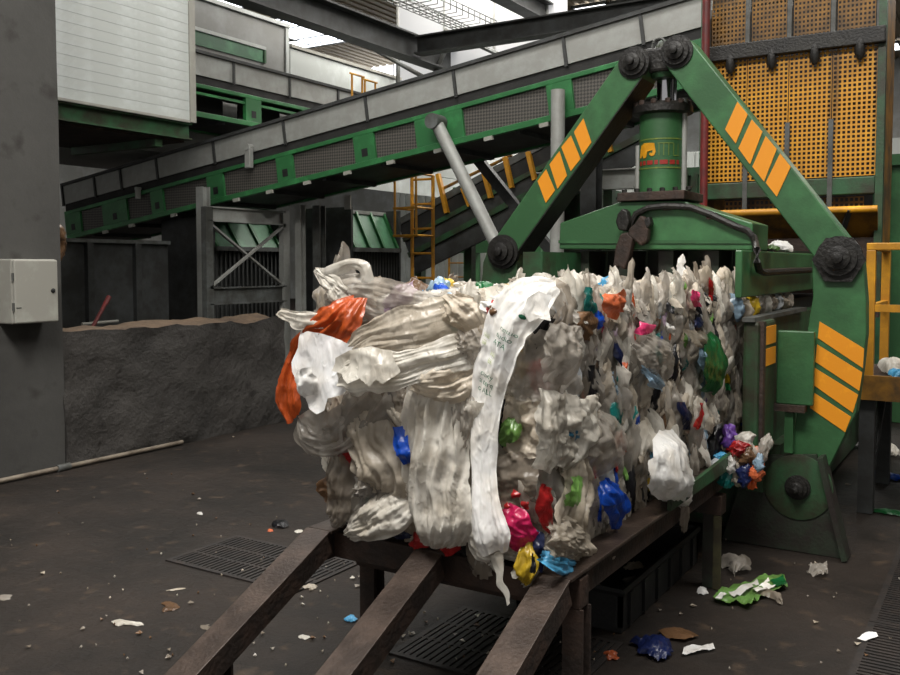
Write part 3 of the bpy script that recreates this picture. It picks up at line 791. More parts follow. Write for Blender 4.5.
# cylinder
cc = gy(662, 150, YB + 0.2); cx, cy = cc.x, cc.y
zc0 = chp[1].z + 0.06; zc1 = gy(662, 116, YB + 0.2).z
CR = 0.15
cyl = MB().lathe((cx, cy, zc0), (0, 0, 1), [(CR, 0), (CR, zc1 - zc0)], 40).build('cylinder', M['green'], baler, smooth=True)
MB().lathe((cx, cy, zc1), (0, 0, 1), [(CR + 0.02, 0), (CR + 0.05, 0.01), (CR + 0.05, 0.055), (CR + 0.035, 0.06), (CR + 0.02, 0.075), (0.09, 0.08)], 32).build('gland_flange', M['grime'], cyl, smooth=True)
for k in range(12):
    t = 2 * math.pi * k / 12
    MB().lathe((cx + (CR + 0.025) * math.cos(t), cy + (CR + 0.025) * math.sin(t), zc1 + 0.06), (0, 0, 1), [(0.02, 0), (0.02, 0.025), (0.012, 0.03)], 6).build('bolt', M['rust'], cyl)
zr = gy(665, 80, YB + 0.2).z
MB().lathe((cx + 0.02, cy, zc1), (0, 0, 1), [(0.058, 0), (0.058, zr - zc1 + 0.05)], 24).build('piston_rod', M['chrome'], baler, smooth=True)
MB().tube((cx + 0.095, cy - 0.03, zc1), (cx + 0.095, cy - 0.03, zr + 0.02), 0.012, 8).build('guide_rod', M['chrome'], baler, smooth=True)
cl = MB().lathe((cx + 0.02, cy - 0.04, zr), (0, 0, 1), [(0.075, 0), (0.095, 0.03), (0.095, 0.09), (0.075, 0.14), (0.06, 0.2), (0.055, 0.22), (0.03, 0.25)], 20).build('clevis', M['green_dirty'], baler, smooth=True)
MB().box(la.x + 0.02, ra.x - 0.02, YB + 0.05, YB + 0.2, (la.z + ra.z) / 2 - 0.08, (la.z + ra.z) / 2 + 0.08).build('yoke', M['grime'], baler, bevel=0.02)
rcn = gy(659, 46, YB + 0.1)
MB().path([rcn + V(0.045 * math.cos(t), 0, 0.05 * math.sin(t)) for t in [2 * math.pi * k / 18 for k in range(18)]], 0.009, 6, closed=True).build('lifting_eye', M['steel_grey'], cl, smooth=True)
# markings wrapped on the cylinder
ang0 = math.atan2(-cy, -cx)      # direction from the cylinder to the viewpoint side of the yard
def on_cyl(s, z, r=CR + 0.002):
    t = ang0 + s / CR
    return (cx + r * math.cos(t), cy + r * math.sin(t), z)
def cyl_patch(poly_s, mat, name):
    """poly in (arc metres, z) fan-filled on the cylinder"""
    b = MB()
    pts = poly_s
    b.add([on_cyl(s, z) for s, z in pts] + [on_cyl(s, z, CR + 0.0045) for s, z in pts], [])
    bb = MB(); n = len(pts)
    cs = sum(p[0] for p in pts) / n; cz = sum(p[1] for p in pts) / n
    vs = [on_cyl(cs, cz, CR + 0.0045)] + [on_cyl(s, z, CR + 0.0045) for s, z in pts] + [on_cyl(s, z, CR) for s, z in pts]
    fs = [(0, 1 + i, 1 + (i + 1) % n) for i in range(n)] + [(1 + i, 1 + n + i, 1 + n + (i + 1) % n, 1 + (i + 1) % n) for i in range(n)]
    bb.add(vs, fs)
    return bb.build(name, mat, cyl)
zpx = lambda row: gy(662, row, YB + 0.2 - CR * 0.9).z
def band(z, h, s0, s1, mat, name, n=20):
    b = MB()
    vs = []; 
    for k in range(n + 1):
        s = s0 + (s1 - s0) * k / n
        vs += [on_cyl(s, z - h / 2, CR + 0.003), on_cyl(s, z + h / 2, CR + 0.003)]
    b.add(vs, [(2 * k, 2 * k + 2, 2 * k + 3, 2 * k + 1) for k in range(n)])
    return b.build(name, mat, cyl, recalc=False)
band(zpx(138.5), 0.009, -0.235, 0.235, M['logo_pale'], 'painted_line'); band(zpx(167.5), 0.009, -0.235, 0.235, M['logo_pale'], 'painted_line')
# elephant badge (arc metres from the middle, +s to the right in view)
z0, z1 = zpx(157), zpx(142); H = z1 - z0
el = [(-0.178, 0.05), (-0.172, 0.5), (-0.16, 0.85), (-0.13, 1.0), (-0.085, 1.0), (-0.05, 0.95), (-0.04, 0.7), (-0.042, 0.35), (-0.052, 0.12), (-0.075, 0.1), (-0.088, 0.25), (-0.085, 0.4), (-0.076, 0.3), (-0.065, 0.3), (-0.06, 0.5), (-0.1, 0.45), (-0.108, 0.1), (-0.115, 0.0), (-0.138, 0.0), (-0.14, 0.3), (-0.155, 0.3), (-0.16, 0.05)]
bb = MB(); core = [(-0.178, .05), (-0.172, .5), (-0.16, .85), (-0.13, 1.0), (-0.085, 1.0), (-0.05, .95), (-0.045, .6), (-0.07, .48), (-0.1, .42), (-0.108, .1), (-0.115, 0), (-0.138, 0), (-0.142, .3), (-0.155, .3), (-0.162, .03)]
cyl_patch([(s, z0 + h * H) for s, h in core], M['logo_yellow'], 'elephant_badge')
cyl_patch([(s, z0 + h * H) for s, h in [(-0.062, .62), (-0.044, .6), (-0.041, .35), (-0.05, .12), (-0.07, .08), (-0.085, .2), (-0.08, .33), (-0.066, .22), (-0.056, .32)]], M['logo_yellow'], 'elephant_trunk')
s = -0.022
for wdt in (0.0, 0.03, 0.032, 0.034, 0.034):
    s += wdt
    band((z0 + z1) / 2, H * 0.8, s, s + 0.006, M['logo_pale'], 'letter_stroke', 2)
for s0_, s1_, hh in ((-0.03, 0.012, 0.93), (0.012, 0.075, 0.93), (0.078, 0.12, 0.1)):
    band(z0 + hh * H, 0.006, s0_, s1_, M['logo_pale'], 'letter_stroke', 4)
s = -0.185
for k, wdt in enumerate((0.04, 0.035, 0.05, 0.03, 0.06, 0.045, 0.03)):
    band(zpx(162), 0.028, s, s + wdt - 0.008, M['logo_red'], 'red_lettering', 4); s += wdt + 0.004
for (px, ex) in ((638, -0.02), (684, 0.0)):
    p = gy(px, 170, YB + 0.18)
    MB().tube((p.x, YB + 0.18, zc0), (p.x, YB + 0.18, zc0 + (0.33 if px < 650 else 0.62)), 0.018, 10).build('tie_pipe', M['galv'], baler, smooth=True)
# hydraulic hose
hp = [gy(x, y, YB - 0.03) for x, y in ((630, 226), (636, 214), (648, 208), (665, 206), (690, 207), (712, 215), (735, 226), (748, 231), (754, 238), (757, 252))]
hp = hp[:-1] + [gx(757, 250, -1.27), gx(757, 262, -1.265), gx(759, 270, -1.265), gx(764, 272.5, -1.265), gx(790, 271, -1.265), gx(815, 270, -1.265)]
MB().path(hp, 0.022, 8).build('hydraulic_hose', M['grime'], baler, smooth=True)
for (x, y) in ((668, 207), (712, 216)):
    MB().obox(gy(x, y, YB - 0.015), (0.03, 0, 0), (0, 0.02, 0), (0, 0, 0.02)).build('hose_clip', M['rust'], baler)
# rusty latch hanging on the crosshead
for poly, mt in (([(617, 214), (622, 208), (627, 211), (629, 222), (626, 231), (618, 230), (615, 222)], 'grime'), ([(612, 271), (615, 247), (620, 234), (627, 232), (633, 238), (629, 256), (624, 270), (618, 266)], 'rust'),
                 ([(634, 224), (640, 215), (645, 218), (648, 230), (647, 241), (640, 246), (634, 240), (627, 236), (629, 228)], 'rust'), ([(642, 220), (649, 216), (651, 224), (646, 230)], 'grime')):
    MB().prism([gy(x, y, YB - 0.1) for x, y in poly], (0, 0.07, 0)).build('latch_link', M[mt], baler, bevel=0.012)
# press chamber
XS = -1.3
zt0 = gx(742, 250, XS).z; zb0 = gx(742, 298, XS).z
ys = gx(742, 270, XS).y
MB().box(XS - 0.04, XS, ys, ys + 2.6, zb0, zt0).build('top_side_beam', M['green'], baler, bevel=0.008)
MB().box(CX * 2 - XS, CX * 2 - XS + 0.14, ys, ys + 2.6, zb0, zt0).build('top_side_beam', M['green_dirty'], baler)
MB().box(-2.7, XS - 0.04, 6.2, 8.2, zb0 + 0.1, zt0 + 0.02).build('press_roof', M['foot'], baler)
for x in (-2.55, -2.25, -1.95, -1.65): MB().box(x - 0.05, x + 0.05, YB + 0.1, 6.2, 1.66, chp[4].z).build('press_rib', M['foot'], baler)
XL = -1.2
zw = gx(760, 322, XL).z
for sgn in (1, -1):
    mx = lambda x: x if sgn > 0 else 2 * (CX + 0.03) - x
    bx = lambda x0, x1: (min(mx(x0), mx(x1)), max(mx(x0), mx(x1)))
    x0, x1 = bx(-1.29, XL)
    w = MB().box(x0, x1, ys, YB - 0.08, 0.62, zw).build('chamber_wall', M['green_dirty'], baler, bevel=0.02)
    x0, x1 = bx(-1.36, XL - 0.06)
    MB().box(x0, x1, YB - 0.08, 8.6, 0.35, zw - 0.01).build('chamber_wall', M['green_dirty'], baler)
    if sgn > 0:
        for (r0, r1) in ((327, 345), (349, 366)):
            p = gx(766, r0, XL).z; q = gx(766, r1, XL).z
            MB().box(XL, XL + 0.006, ys + 0.12, YB - 0.1, q, p).build('warning_stripe', M['orange'], w)
        MB().box(XL - 0.04, XL + 0.02, ys + 0.03, ys + 0.09, 0.62, zw).build('rust_edge', M['rust'], w)
        MB().box(-1.29, XL - 0.02, ys - 0.02, YB + 1.0, zw, zw + 0.025).build('cap_plate', M['steel_grey'], w)
p = gy(778, 330, YB - 0.03); q = gy(803, 405, YB - 0.03)
MB().box(p.x, q.x + 0.06, YB - 0.05, YB - 0.01, q.z, p.z).build('side_panel', M['green'], baler, bevel=0.008)
MB().box(p.x - 0.02, q.x + 0.02, YB - 0.09, YB - 0.01, q.z - 0.04, q.z).build('panel_ledge', M['rust'], baler)
p = gy(790, 412, YB - 0.03); q = gy(790, 452, YB - 0.03)
MB().box(p.x - 0.025, p.x + 0.025, YB - 0.06, YB, q.z, p.z).build('stay', M['green'], baler)
MB().box(-2.75, -1.2, YB + 0.1, 9.5, 0.05, 0.62).build('bed', M['green_dirty'], baler)
MB().box(-2.65, -1.36, 6.3, 9.5, 0.62, 1.5).build('compacted_chamber', M['black'], baler)

# ------------------------------------------------------------------ hopper
YH = 8.5
def streaked(mt, dark):
    N = mt.node_tree.nodes; L = mt.node_tree.links; bs = N['Principled BSDF']
    src = bs.inputs['Base Color'].links[0].from_socket
    ge = N.new('ShaderNodeNewGeometry'); mp = N.new('ShaderNodeMapping'); mp.inputs['Scale'].default_value = (5.5, 0, 0.35)
    n = N.new('ShaderNodeTexNoise'); n.inputs['Scale'].default_value = 1.0; n.inputs['Detail'].default_value = 5
    L.new(ge.outputs['Position'], mp.inputs['Vector']); L.new(mp.outputs['Vector'], n.inputs['Vector'])
    r = N.new('ShaderNodeValToRGB'); r.color_ramp.elements[0].position = 0.56; r.color_ramp.elements[0].color = (0, 0, 0, 1); r.color_ramp.elements[1].position = 0.68; r.color_ramp.elements[1].color = (0.8, 0.8, 0.8, 1)
    L.new(n.outputs['Fac'], r.inputs['Fac'])
    mx = N.new('ShaderNodeMix'); mx.data_type = 'RGBA'
    L.new(r.outputs['Color'], mx.inputs[0]); L.new(src, mx.inputs[6]); mx.inputs[7].default_value = dark
    L.new(mx.outputs[2], bs.inputs['Base Color'])
    return mt
M['yellow_streaked'] = streaked(pmat('yellow_hopper_paint_with_oil_runs', srgb(226, 164, 24), 0.5, 0, srgb(196, 136, 26), 0.3, 3.0, 0.06, 60), srgb(66, 46, 20))
hop = thing('feed_hopper', (-1.7, YH + 0.6, 1.5), 'tall yellow perforated sheet hopper above the baler', 'hopper')
hx0, hx1 = gy(707, 120, YH).x, gy(877, 120, YH).x
hz0 = gy(707, 183, YH).z; hz1 = gy(712, 64, YH).z
def perforated(x0, x1, z0, z1, nx, nz, Y, mat, name, hole=0.3):
    b = MB(); dx, dz = (x1 - x0) / nx, (z1 - z0) / nz
    for layer in (0, 0.004):
        for i in range(nx):
            for j in range(nz):
                X, Z = x0 + (i + .5) * dx, z0 + (j + .5) * dz
                vs = [(X - dx / 2, Y + layer, Z - dz / 2), (X + dx / 2, Y + layer, Z - dz / 2), (X + dx / 2, Y + layer, Z + dz / 2), (X - dx / 2, Y + layer, Z + dz / 2)]
                h = hole
                vs += [(X - dx * h, Y + layer, Z - dz * h), (X + dx * h, Y + layer, Z - dz * h), (X + dx * h, Y + layer, Z + dz * h), (X - dx * h, Y + layer, Z + dz * h)]
                b.add(vs, [(0, 1, 5, 4), (1, 2, 6, 5), (2, 3, 7, 6), (3, 0, 4, 7)])
    return b.build(name, mat, hop, recalc=False)
w = (hx1 - hx0) / 4
for k in range(4):
    perforated(hx0 + k * w + 0.004, hx0 + (k + 1) * w - 0.004, hz0, hz1 + 0.02, 9, 28, YH - 0.004 * (k % 2), M['yellow_streaked'], 'perforated_sheet')
hz2 = hz1 + 0.14
for k in range(4):
    perforated(hx0 + k * w + 0.03, hx0 + (k + 1) * w - 0.03, hz2, hz2 + 1.5, 9, 37, YH + 0.02, M['yellow_dirty'], 'upper_perforated_sheet', 0.27)
for k in range(5):
    x = hx0 + k * w
    MB().box(x - 0.018, x + 0.018, YH - 0.02, YH + 0.03, hz2, hz2 + 1.5).build('upper_rib', M['steel_grey'], hop)
for k in range(1, 4):
    x = hx0 + k * w
    MB().box(x - 0.02, x + 0.02, YH - 0.03, YH - 0.01, hz0 - 0.3, hz0 + 0.5).build('lower_rib', M['steel_grey'], hop)
for k in range(4):
    x = hx0 + (k + 0.62) * w
    MB().lathe((x, YH - 0.06, hz1 - 0.12), (0, 0, 1), [(0.02, 0), (0.045, 0.05), (0.04, 0.14), (0.03, 0.18)], 10).build('hinge', M['grime'], hop, smooth=True)
MB().box(hx0 - 0.06, hx1 + 0.06, YH - 0.09, YH - 0.01, hz1, hz2).build('cross_bar', M['grime'], hop, bevel=0.01)
MB().box(hx0 - 0.02, hx1 + 0.02, YH + 0.7, YH + 0.75, hz0 - 0.6, hz2 + 0.5).build('back_sheet', M['black'], hop)
for x in (hx0 - 0.03, hx1 + 0.03):
    MB().box(x - 0.03, x + 0.03, YH - 0.03, YH + 0.06, 1.4, hz2 + 1.5).build('corner_post', M['green_dirty'], hop)
    MB().box(x - 0.015, x + 0.015, YH + 0.06, YH + 0.75, hz0 - 0.6, hz2 + 0.4).build('side_sheet', M['yellow_dirty'], hop)
MB().box(hx0, hx1, YH - 0.02, YH + 0.05, hz0 - 0.16, hz0 - 0.01).build('lower_beam', M['green_dirty'], hop, bevel=0.01)
p, q = gy(735, 213, YH - 0.25), gy(850, 210, YH - 0.25)
MB().tube((hx0 + 0.1, YH - 0.25, p.z), (hx1 + 0.05, YH - 0.25, p.z), 0.03, 10).build('chute_rail', M['yellow'], hop, smooth=True)
zlo = gy(800, 238, YH - 0.1).z
MB().prism([(hx0 + 0.1, YH - 0.24, p.z - 0.02), (hx1 + 0.05, YH - 0.24, p.z - 0.02), (hx1 + 0.02, YH + 0.05, zlo), (hx0 + 0.1, YH + 0.05, zlo)], (0, 0.03, 0)).build('chute_plate', M['yellow_dirty'], hop)
MB().beam((hx1 - 0.16, YH - 0.27, p.z), (hx1 - 0.26, YH - 0.05, zlo), 0.04, 0.03).build('chute_rib', M['steel_dark'], hop)
MB().box(hx0 + 0.05, hx1 + 0.05, YH, YH + 0.06, 1.3, zlo).build('chute_back', M['rust'], hop)
perforated(hx0 + 0.15, hx1 - 0.1, hz0 - 0.42, hz0 - 0.17, 30, 5, YH + 0.1, M['yellow_dirty'], 'lower_perforated_sheet')
t = gy(705, 100, YH - 0.3)
tag(MB().tube((t.x, YH - 0.3, 1.5), (t.x, YH - 0.3, 5.6), 0.035, 10).build('riser_pipe', M['red'], smooth=True), 'thin dark red riser pipe left of the hopper', 'pipe')
p = gy(878, 140, 9.2)
tag(MB().box(p.x - 0.02, p.x + 0.1, 9.1, 9.3, 0.01, gy(878, 140, 9.2).z).build('green_column', M['green_light']), 'pale green column right of the yellow hopper', 'column')

# ------------------------------------------------------------------ guard frame on platform at the right
YG = 6.9
g = thing('guard_platform', (-0.6, YG + 0.6, 0), 'rusty platform with yellow guard rail at the right edge', 'platform')
p = gy(872, 243, YG); gxx = p.x; gzz = p.z; zpl = gy(872, 378, YG).z
MB().box(gxx - 0.03, gxx + 0.03, YG - 0.03, YG + 0.03, zpl - 0.02, gzz - 0.05).build('rail_post', M['yellow'], g, bevel=0.005)
MB().box(gxx - 0.03, gxx + 1.5, YG - 0.03, YG + 0.03, gzz - 0.05, gzz).build('top_rail', M['yellow'], g, bevel=0.005)
MB().box(gxx - 0.03, gxx + 0.03, YG + 0.03, YG + 0.9, gzz - 0.05, gzz).build('top_rail', M['yellow'], g, bevel=0.005)
MB().box(gxx - 0.03, gxx + 0.03, YG + 0.85, YG + 0.91, zpl, gzz - 0.05).build('rail_post', M['yellow'], g)
zm = gy(872, 308, YG).z
MB().box(gxx + 0.03, gxx + 1.5, YG - 0.02, YG + 0.02, zm - 0.025, zm + 0.025).build('mid_rail', M['yellow'], g)
MB().box(gxx - 0.02, gxx + 0.02, YG + 0.03, YG + 0.85, zm - 0.025, zm + 0.025).build('mid_rail', M['yellow'], g)
MB().box(gxx - 0.1, gxx + 1.6, YG - 0.1, YG + 1.2, zpl - 0.1, zpl - 0.02).build('deck', M['rust'], g)
MB().box(gxx - 0.12, gxx + 1.6, YG - 0.13, YG - 0.1, zpl - 0.14, zpl + 0.03).build('toe_board', M['yellow_dirty'], g)
for (x, y) in ((gxx, YG), (gxx + 1.4, YG), (gxx, YG + 1.0), (gxx + 1.4, YG + 1.0)):
    MB().box(x - 0.05, x + 0.05, y - 0.05, y + 0.05, 0.005, zpl - 0.1).build('leg', M['steel_dark'], g)
MB().beam((gxx, YG, 0.1), (gxx, YG + 1.0, zpl - 0.15), 0.05, 0.05).build('brace', M['steel_dark'], g)

# ------------------------------------------------------------------ discharge table with three ramps
ZT = 0.65
table = thing('discharge_table', (-1.85, 3.8, 0), 'brown steel table with three sloping ramp rails under the bale', 'table')
RX = [-2.42, -1.87, -1.34]
Y0 = 2.86
RW = 0.125
for i, x in enumerate(RX):
    r = MB().box(x - RW / 2, x + RW / 2, Y0, YB + 0.3, ZT - 0.015, ZT).build('rail', M['rail'], table, bevel=0.004)
    MB().box(x - 0.012, x + 0.012, Y0, YB + 0.3, ZT - 0.14, ZT - 0.015).build('rail_web', M['rust'], r)
    a = V(x, Y0 + 0.01, ZT - 0.045); c = V(x, Y0 - 1.36, 0.0)
    d = (c - a).normalized(); nn = V(0, -d.z, d.y) if False else d.cross(V(1, 0, 0)).normalized()
    if nn.z < 0: nn = -nn
    m = MB().obox((a + c) / 2 + nn * 0.045, (c - a) / 2, (RW / 2, 0, 0), nn * 0.006).build('ramp', M['rail'], table, bevel=0.003)
    MB().obox((a + c) / 2 - nn * 0.0, (c - a) / 2 * 0.97, (0.010, 0, 0), nn * 0.04).build('ramp_web', M['rust'], m)
    MB().obox((a + c) / 2 + V(RW / 2 - 0.006, 0, 0) + nn * 0.0, (c - a) / 2 * 0.97, (0.006, 0, 0), nn * 0.042).build('ramp_flange', M['rust'], m)
MB().box(RX[0] - 0.06, RX[2] + 0.06, Y0 + 0.08, Y0 + 0.16, ZT - 0.14, ZT - 0.03).build('cross_member', M['rust'], table, bevel=0.004)
MB().box(RX[0] - 0.03, RX[2] - 0.03, Y0 + 0.28, Y0 + 0.36, ZT - 0.24, ZT - 0.15).build('cross_member', M['rust'], table, bevel=0.004)
MB().box(RX[0] - 0.06, RX[2] + 0.06, 4.8, 4.9, ZT - 0.24, ZT - 0.14).build('cross_member', M['rust'], table)
MB().box(RX[0], RX[1], Y0 + 0.36, 5.6, ZT - 0.06, ZT - 0.05).build('deck_plate', M['rust'], table)
MB().box(RX[1], RX[2], Y0 + 0.36, 5.6, ZT - 0.06, ZT - 0.05).build('deck_plate', M['rust'], table)
MB().prism([(RX[2] + 0.06, 3.9, ZT + 0.0), (RX[2] + 0.06, 5.3, ZT + 0.0), (RX[2] + 0.06, 5.3, ZT + 0.09), (RX[2] + 0.06, 3.9, ZT + 0.05)], (0.02, 0, 0)).build('green_side_plate', M['green_dirty'], table)
for (x, y, mt) in ((RX[0], 3.22, 'rust'), (RX[2] + 0.03, 2.98, 'rust'), (RX[2], 4.85, 'foot'), (RX[0], 4.85, 'rust'), (RX[0], 2.28, 'rust'), (RX[1], 2.28, 'rust')):
    z1 = ZT - 0.14 if y > 2.8 else 0.33
    lg = MB().ibeam((x, y, 0.005), (x, y, z1), 0.08, 0.08, 0.012, up=(0, 1, 0)).build('leg', M[mt], table)
    if mt == 'foot': MB().box(x + 0.02, x + 0.062, y - 0.05, y - 0.04, 0.005, ZT - 0.245).build('leg_flange', M['olive'], lg)

# black tray under the right rail
tr = thing('waste_tray', (-1.8, 4.6, 0), 'long black plastic tray under the right table rail', 'tray')
tx0, tx1, ty0, ty1, th = -2.08, -1.52, 3.98, 5.2, 0.2
MB().box(tx0, tx1, ty0, ty1, 0.005, 0.03).build('tray_floor', M['black'], tr)
for (a0, a1, c0, c1) in ((tx1 - 0.02, tx1, ty0, ty1), (tx0, tx0 + 0.02, ty0, ty1), (tx0, tx1, ty0, ty0 + 0.02), (tx0, tx1, ty1 - 0.02, ty1)):
    MB().box(a0, a1, c0, c1, 0.03, th).build('tray_wall', M['black'], tr)
MB().path([(tx0, ty0, th), (tx1, ty0, th), (tx1, ty1, th), (tx0, ty1, th)], 0.02, 6, closed=True).build('tray_rim', M['black'], tr)
for k in range(6):
    y = ty0 + 0.1 + k * 0.2
    MB().box(tx1, tx1 + 0.015, y - 0.02, y + 0.02, 0.02, th - 0.02).build('tray_rib', M['black'], tr)

# ------------------------------------------------------------------ electrical box, conduit, gratings
XE = WX + 0.22
a, c = gx(13, 259, XE), gx(59.5, 322, XE)
eb = thing('electrical_cabinet', (WX + 0.1, (a.y + c.y) / 2, c.z), 'off-white electrical cabinet on the tall concrete wall', 'cabinet')
MB().box(WX - 0.015, XE - 0.03, a.y, c.y, c.z, a.z).build('body', M['cabinet'], eb, bevel=0.012)
dr = MB().box(XE - 0.028, XE, a.y + 0.006, c.y - 0.004, c.z + 0.005, a.z - 0.005).build('door', M['cabinet'], eb, bevel=0.012)
p = gx(53, 290.5, XE)
MB().lathe(p, (1, 0, 0), [(0.018, -0.002), (0.018, 0.008), (0.012, 0.012)], 12).build('lock', M['black'], dr)
for z in (a.z - 0.14, c.z + 0.14): MB().tube((XE - 0.01, a.y + 0.0, z - 0.03), (XE - 0.01, a.y + 0.0, z + 0.03), 0.01, 8).build('hinge', M['steel_grey'], dr)
MB().obox(gx(19, 308, XE + 0.001), (0.001, 0, 0), (0, 0.022, 0), (0, 0, 0.004)).build('scratch', M['steel_grey'], dr)
a, c = gz(-8, 483, 0.03), gz(196, 444, 0.03)
cd = thing('floor_conduit', (WX + 0.03, (a.y + c.y) / 2, 0), 'pale conduit pipe lying along the foot of the concrete wall', 'pipe')
ym = gz(67, 468, 0.03).y
MB().tube((WX + 0.05, a.y, 0.03), (WX + 0.05, ym - 0.04, 0.03), 0.02, 10).build('pipe_length', M['conduit'], cd, smooth=True)
MB().tube((WX + 0.05, ym + 0.04, 0.03), (WX + 0.05, c.y, 0.03), 0.02, 10).build('pipe_length', M['conduit'], cd, smooth=True)
MB().tube((WX + 0.05, ym - 0.06, 0.03), (WX + 0.05, ym + 0.06, 0.03), 0.032, 10).build('coupling', M['steel_grey'], cd, smooth=True)

def grating(x0, x1, y0, y1, label, along_x=True, pitch=0.035):
    t = thing('floor_grating', ((x0 + x1) / 2, (y0 + y1) / 2, 0), label, 'grating')
    MB().box(x0, x1, y0, y1, 0.001, 0.003).build('pit', M['black'], t)
    for a0, a1, c0, c1 in ((x0 - .03, x0, y0 - .03, y1 + .03), (x1, x1 + .03, y0 - .03, y1 + .03), (x0, x1, y0 - .03, y0), (x0, x1, y1, y1 + .03)):
        MB().box(a0, a1, c0, c1, 0.0, 0.009).build('frame_bar', M['grate'], t)
    b = MB()
    L0, L1 = (y0, y1) if along_x else (x0, x1)
    k = L0 + pitch / 2
    while k < L1:
        if along_x: b.box(x0, x1, k - pitch * .27, k + pitch * .27, 0.003, 0.009)
        else: b.box(k - pitch * .27, k + pitch * .27, y0, y1, 0.003, 0.009)
        k += pitch
    for s in (0.33, 0.66):
        if along_x: b.box(x0 + (x1 - x0) * s - .01, x0 + (x1 - x0) * s + .01, y0, y1, 0.003, 0.0085)
        else: b.box(x0, x1, y0 + (y1 - y0) * s - .01, y0 + (y1 - y0) * s + .01, 0.003, 0.0085)
    b.build('bars', M['grate'], t)['kind'] = 'stuff'
p = gz(186, 556); q = gz(275, 580)
grating(p.x, p.x + 0.95, p.y - 0.1, p.y + 0.42, 'rusty floor grating left of the ramps', False)
p = gz(360, 600)
grating(-2.3, -1.5, 3.25, 3.85, 'dark floor grating between the table legs', False)
grating(-1.3, -0.9, 2.2, 2.9, 'floor grating beside the right ramp foot', True)
p = gz(895, 560); q = gz(848, 675)
print('grate', p, q)
grating(q.x + 0.03, q.x + 0.6, 3.3, 4.72, 'near long slotted floor grating at the lower right corner', True)
grating(q.x + 0.03, q.x + 0.6, 4.79, 6.3, 'far long slotted floor grating along the right edge', True)

# ================================================================== plastic film bale
FC = {'grey': (194, 187, 177), 'beige': (212, 201, 184), 'white': (230, 225, 214), 'bright': (244, 243, 240), 'taupe': (156, 145, 131), 'blue': (18, 78, 190), 'cyan': (86, 168, 214),
      'teal': (22, 122, 116), 'green': (34, 116, 62), 'lime': (128, 178, 92), 'orange': (224, 100, 44), 'tangerine': (228, 118, 74), 'red': (196, 40, 42), 'pink': (226, 66, 120), 'crimson': (186, 30, 84), 'yellow': (224, 188, 52),
      'black': (28, 28, 32), 'purple': (108, 70, 156), 'lilac': (196, 172, 194), 'brown': (122, 92, 66), 'navy': (26, 36, 78), 'silver': (198, 202, 206), 'pale_blue': (160, 190, 214), 'paper': (250, 250, 250)}
FM = {k: film(k + '_plastic_film', srgb(*c), 0.3 if k in ('grey', 'beige', 'taupe', 'white') else 0.18, 0.5 if k == 'paper' else 0.3, dirt=0.1 if k in ("paper", "bright") else 0.32 if k in ("grey", "beige", "white", "taupe") else 0.5, clear=0.3 if k in ('grey', 'taupe') else 0.12 if k in ('beige', 'silver') else 0.0) for k, c in FC.items()}
FM['core'] = film('packed_film_core', srgb(120, 112, 102), 0.0, 0.4, dirt=0.6)
def nz(x, y, s):
    return noise.noise(Vector((x, y, s * 3.71 + 0.5)))
def crumple(seed, nu=14, nv=22, k=None, pinch=None):
    r = random.Random(seed)
    k = r.uniform(1.2, 3.4) if k is None else k
    pinch = r.choice((0, 0, 1, -1, 2)) if pinch is None else pinch
    vs = np.zeros((nu, nv, 3))
    flap = (seed % 5 == 4)
    for i in range(nu):
        for j in range(nv):
            u = 2 * i / (nu - 1) - 1; v = 2 * j / (nv - 1) - 1
            du = u * math.sqrt(1 - v * v * 0.42); dv = v * math.sqrt(1 - u * u * 0.42)
            wd = 0.8 + 0.45 * nz(v * 1.2, 0.3, seed)
            if pinch == 1: wd *= 0.45 + 0.55 * (1 - (v + 1) / 2) ** 0.8
            elif pinch == -1: wd *= 0.45 + 0.55 * ((v + 1) / 2) ** 0.8
            rr = min(1.0, max(abs(u), abs(v)))
            x = du * 0.5 * wd + 0.16 * nz(v * 1.5, 5.1, seed) + 0.07 * nz(u * 4, v * 4, seed + 60) * rr
            y = dv * 0.5 + 0.15 * nz(u * 1.3, v * 0.8 + 9, seed) + 0.07 * nz(u * 4, v * 4, seed + 65) * rr
            wu = u + 0.5 * nz(u * 1.1, v * 1.1, seed + 40); wv = v + 0.5 * nz(u * 1.1, v * 1.1, seed + 44)
            c1 = 1 - abs(2.2 * nz(wu * k * 0.8, wv * 0.9 + r_tilt(seed) * wu * 0.3, seed + 80))
            c2 = 1 - abs(2.2 * nz(wu * 3.4, wv * 2.6, seed + 90))
            c3 = 1 - abs(2.2 * nz(wu * 7, wv * 6, seed + 95))
            z = 0.17 * c1 + 0.11 * c2 + 0.05 * c3
            z += 0.30 * (1 - u * u) * (1 - v * v) - (0.10 if flap else 0.30) * rr ** 4
            vs[i, j] = (x, y, z)
    fs = [(i * nv + j, (i + 1) * nv + j, (i + 1) * nv + j + 1, i * nv + j + 1) for i in range(nu - 1) for j in range(nv - 1)]
    return vs.reshape(-1, 3), fs
def r_tilt(seed): return ((seed * 37) % 11 - 5) / 3.0
POOL = [crumple(s) for s in range(36)]
POOLM = {}
def pool_mesh(i, name='crumpled_film'):
    if i not in POOLM:
        vs, fs = POOL[i]
        me = bpy.data.meshes.new(name); me.from_pydata([tuple(p) for p in vs], [], fs)
        me.polygons.foreach_set('use_smooth', [True] * len(fs))
        me.materials.append(FM['grey']); POOLM[i] = me
    return POOLM[i]
def frame(xa, ya, za, c, sx, sy, sz):
    m = Matrix((Vector(xa) * sx, Vector(ya) * sy, Vector(za) * sz)).transposed().to_4x4()
    m.translation = Vector(c); return m
def rot2(a, b, t):
    a, b = Vector(a), Vector(b)
    return a * math.cos(t) + b * math.sin(t), b * math.cos(t) - a * math.sin(t)
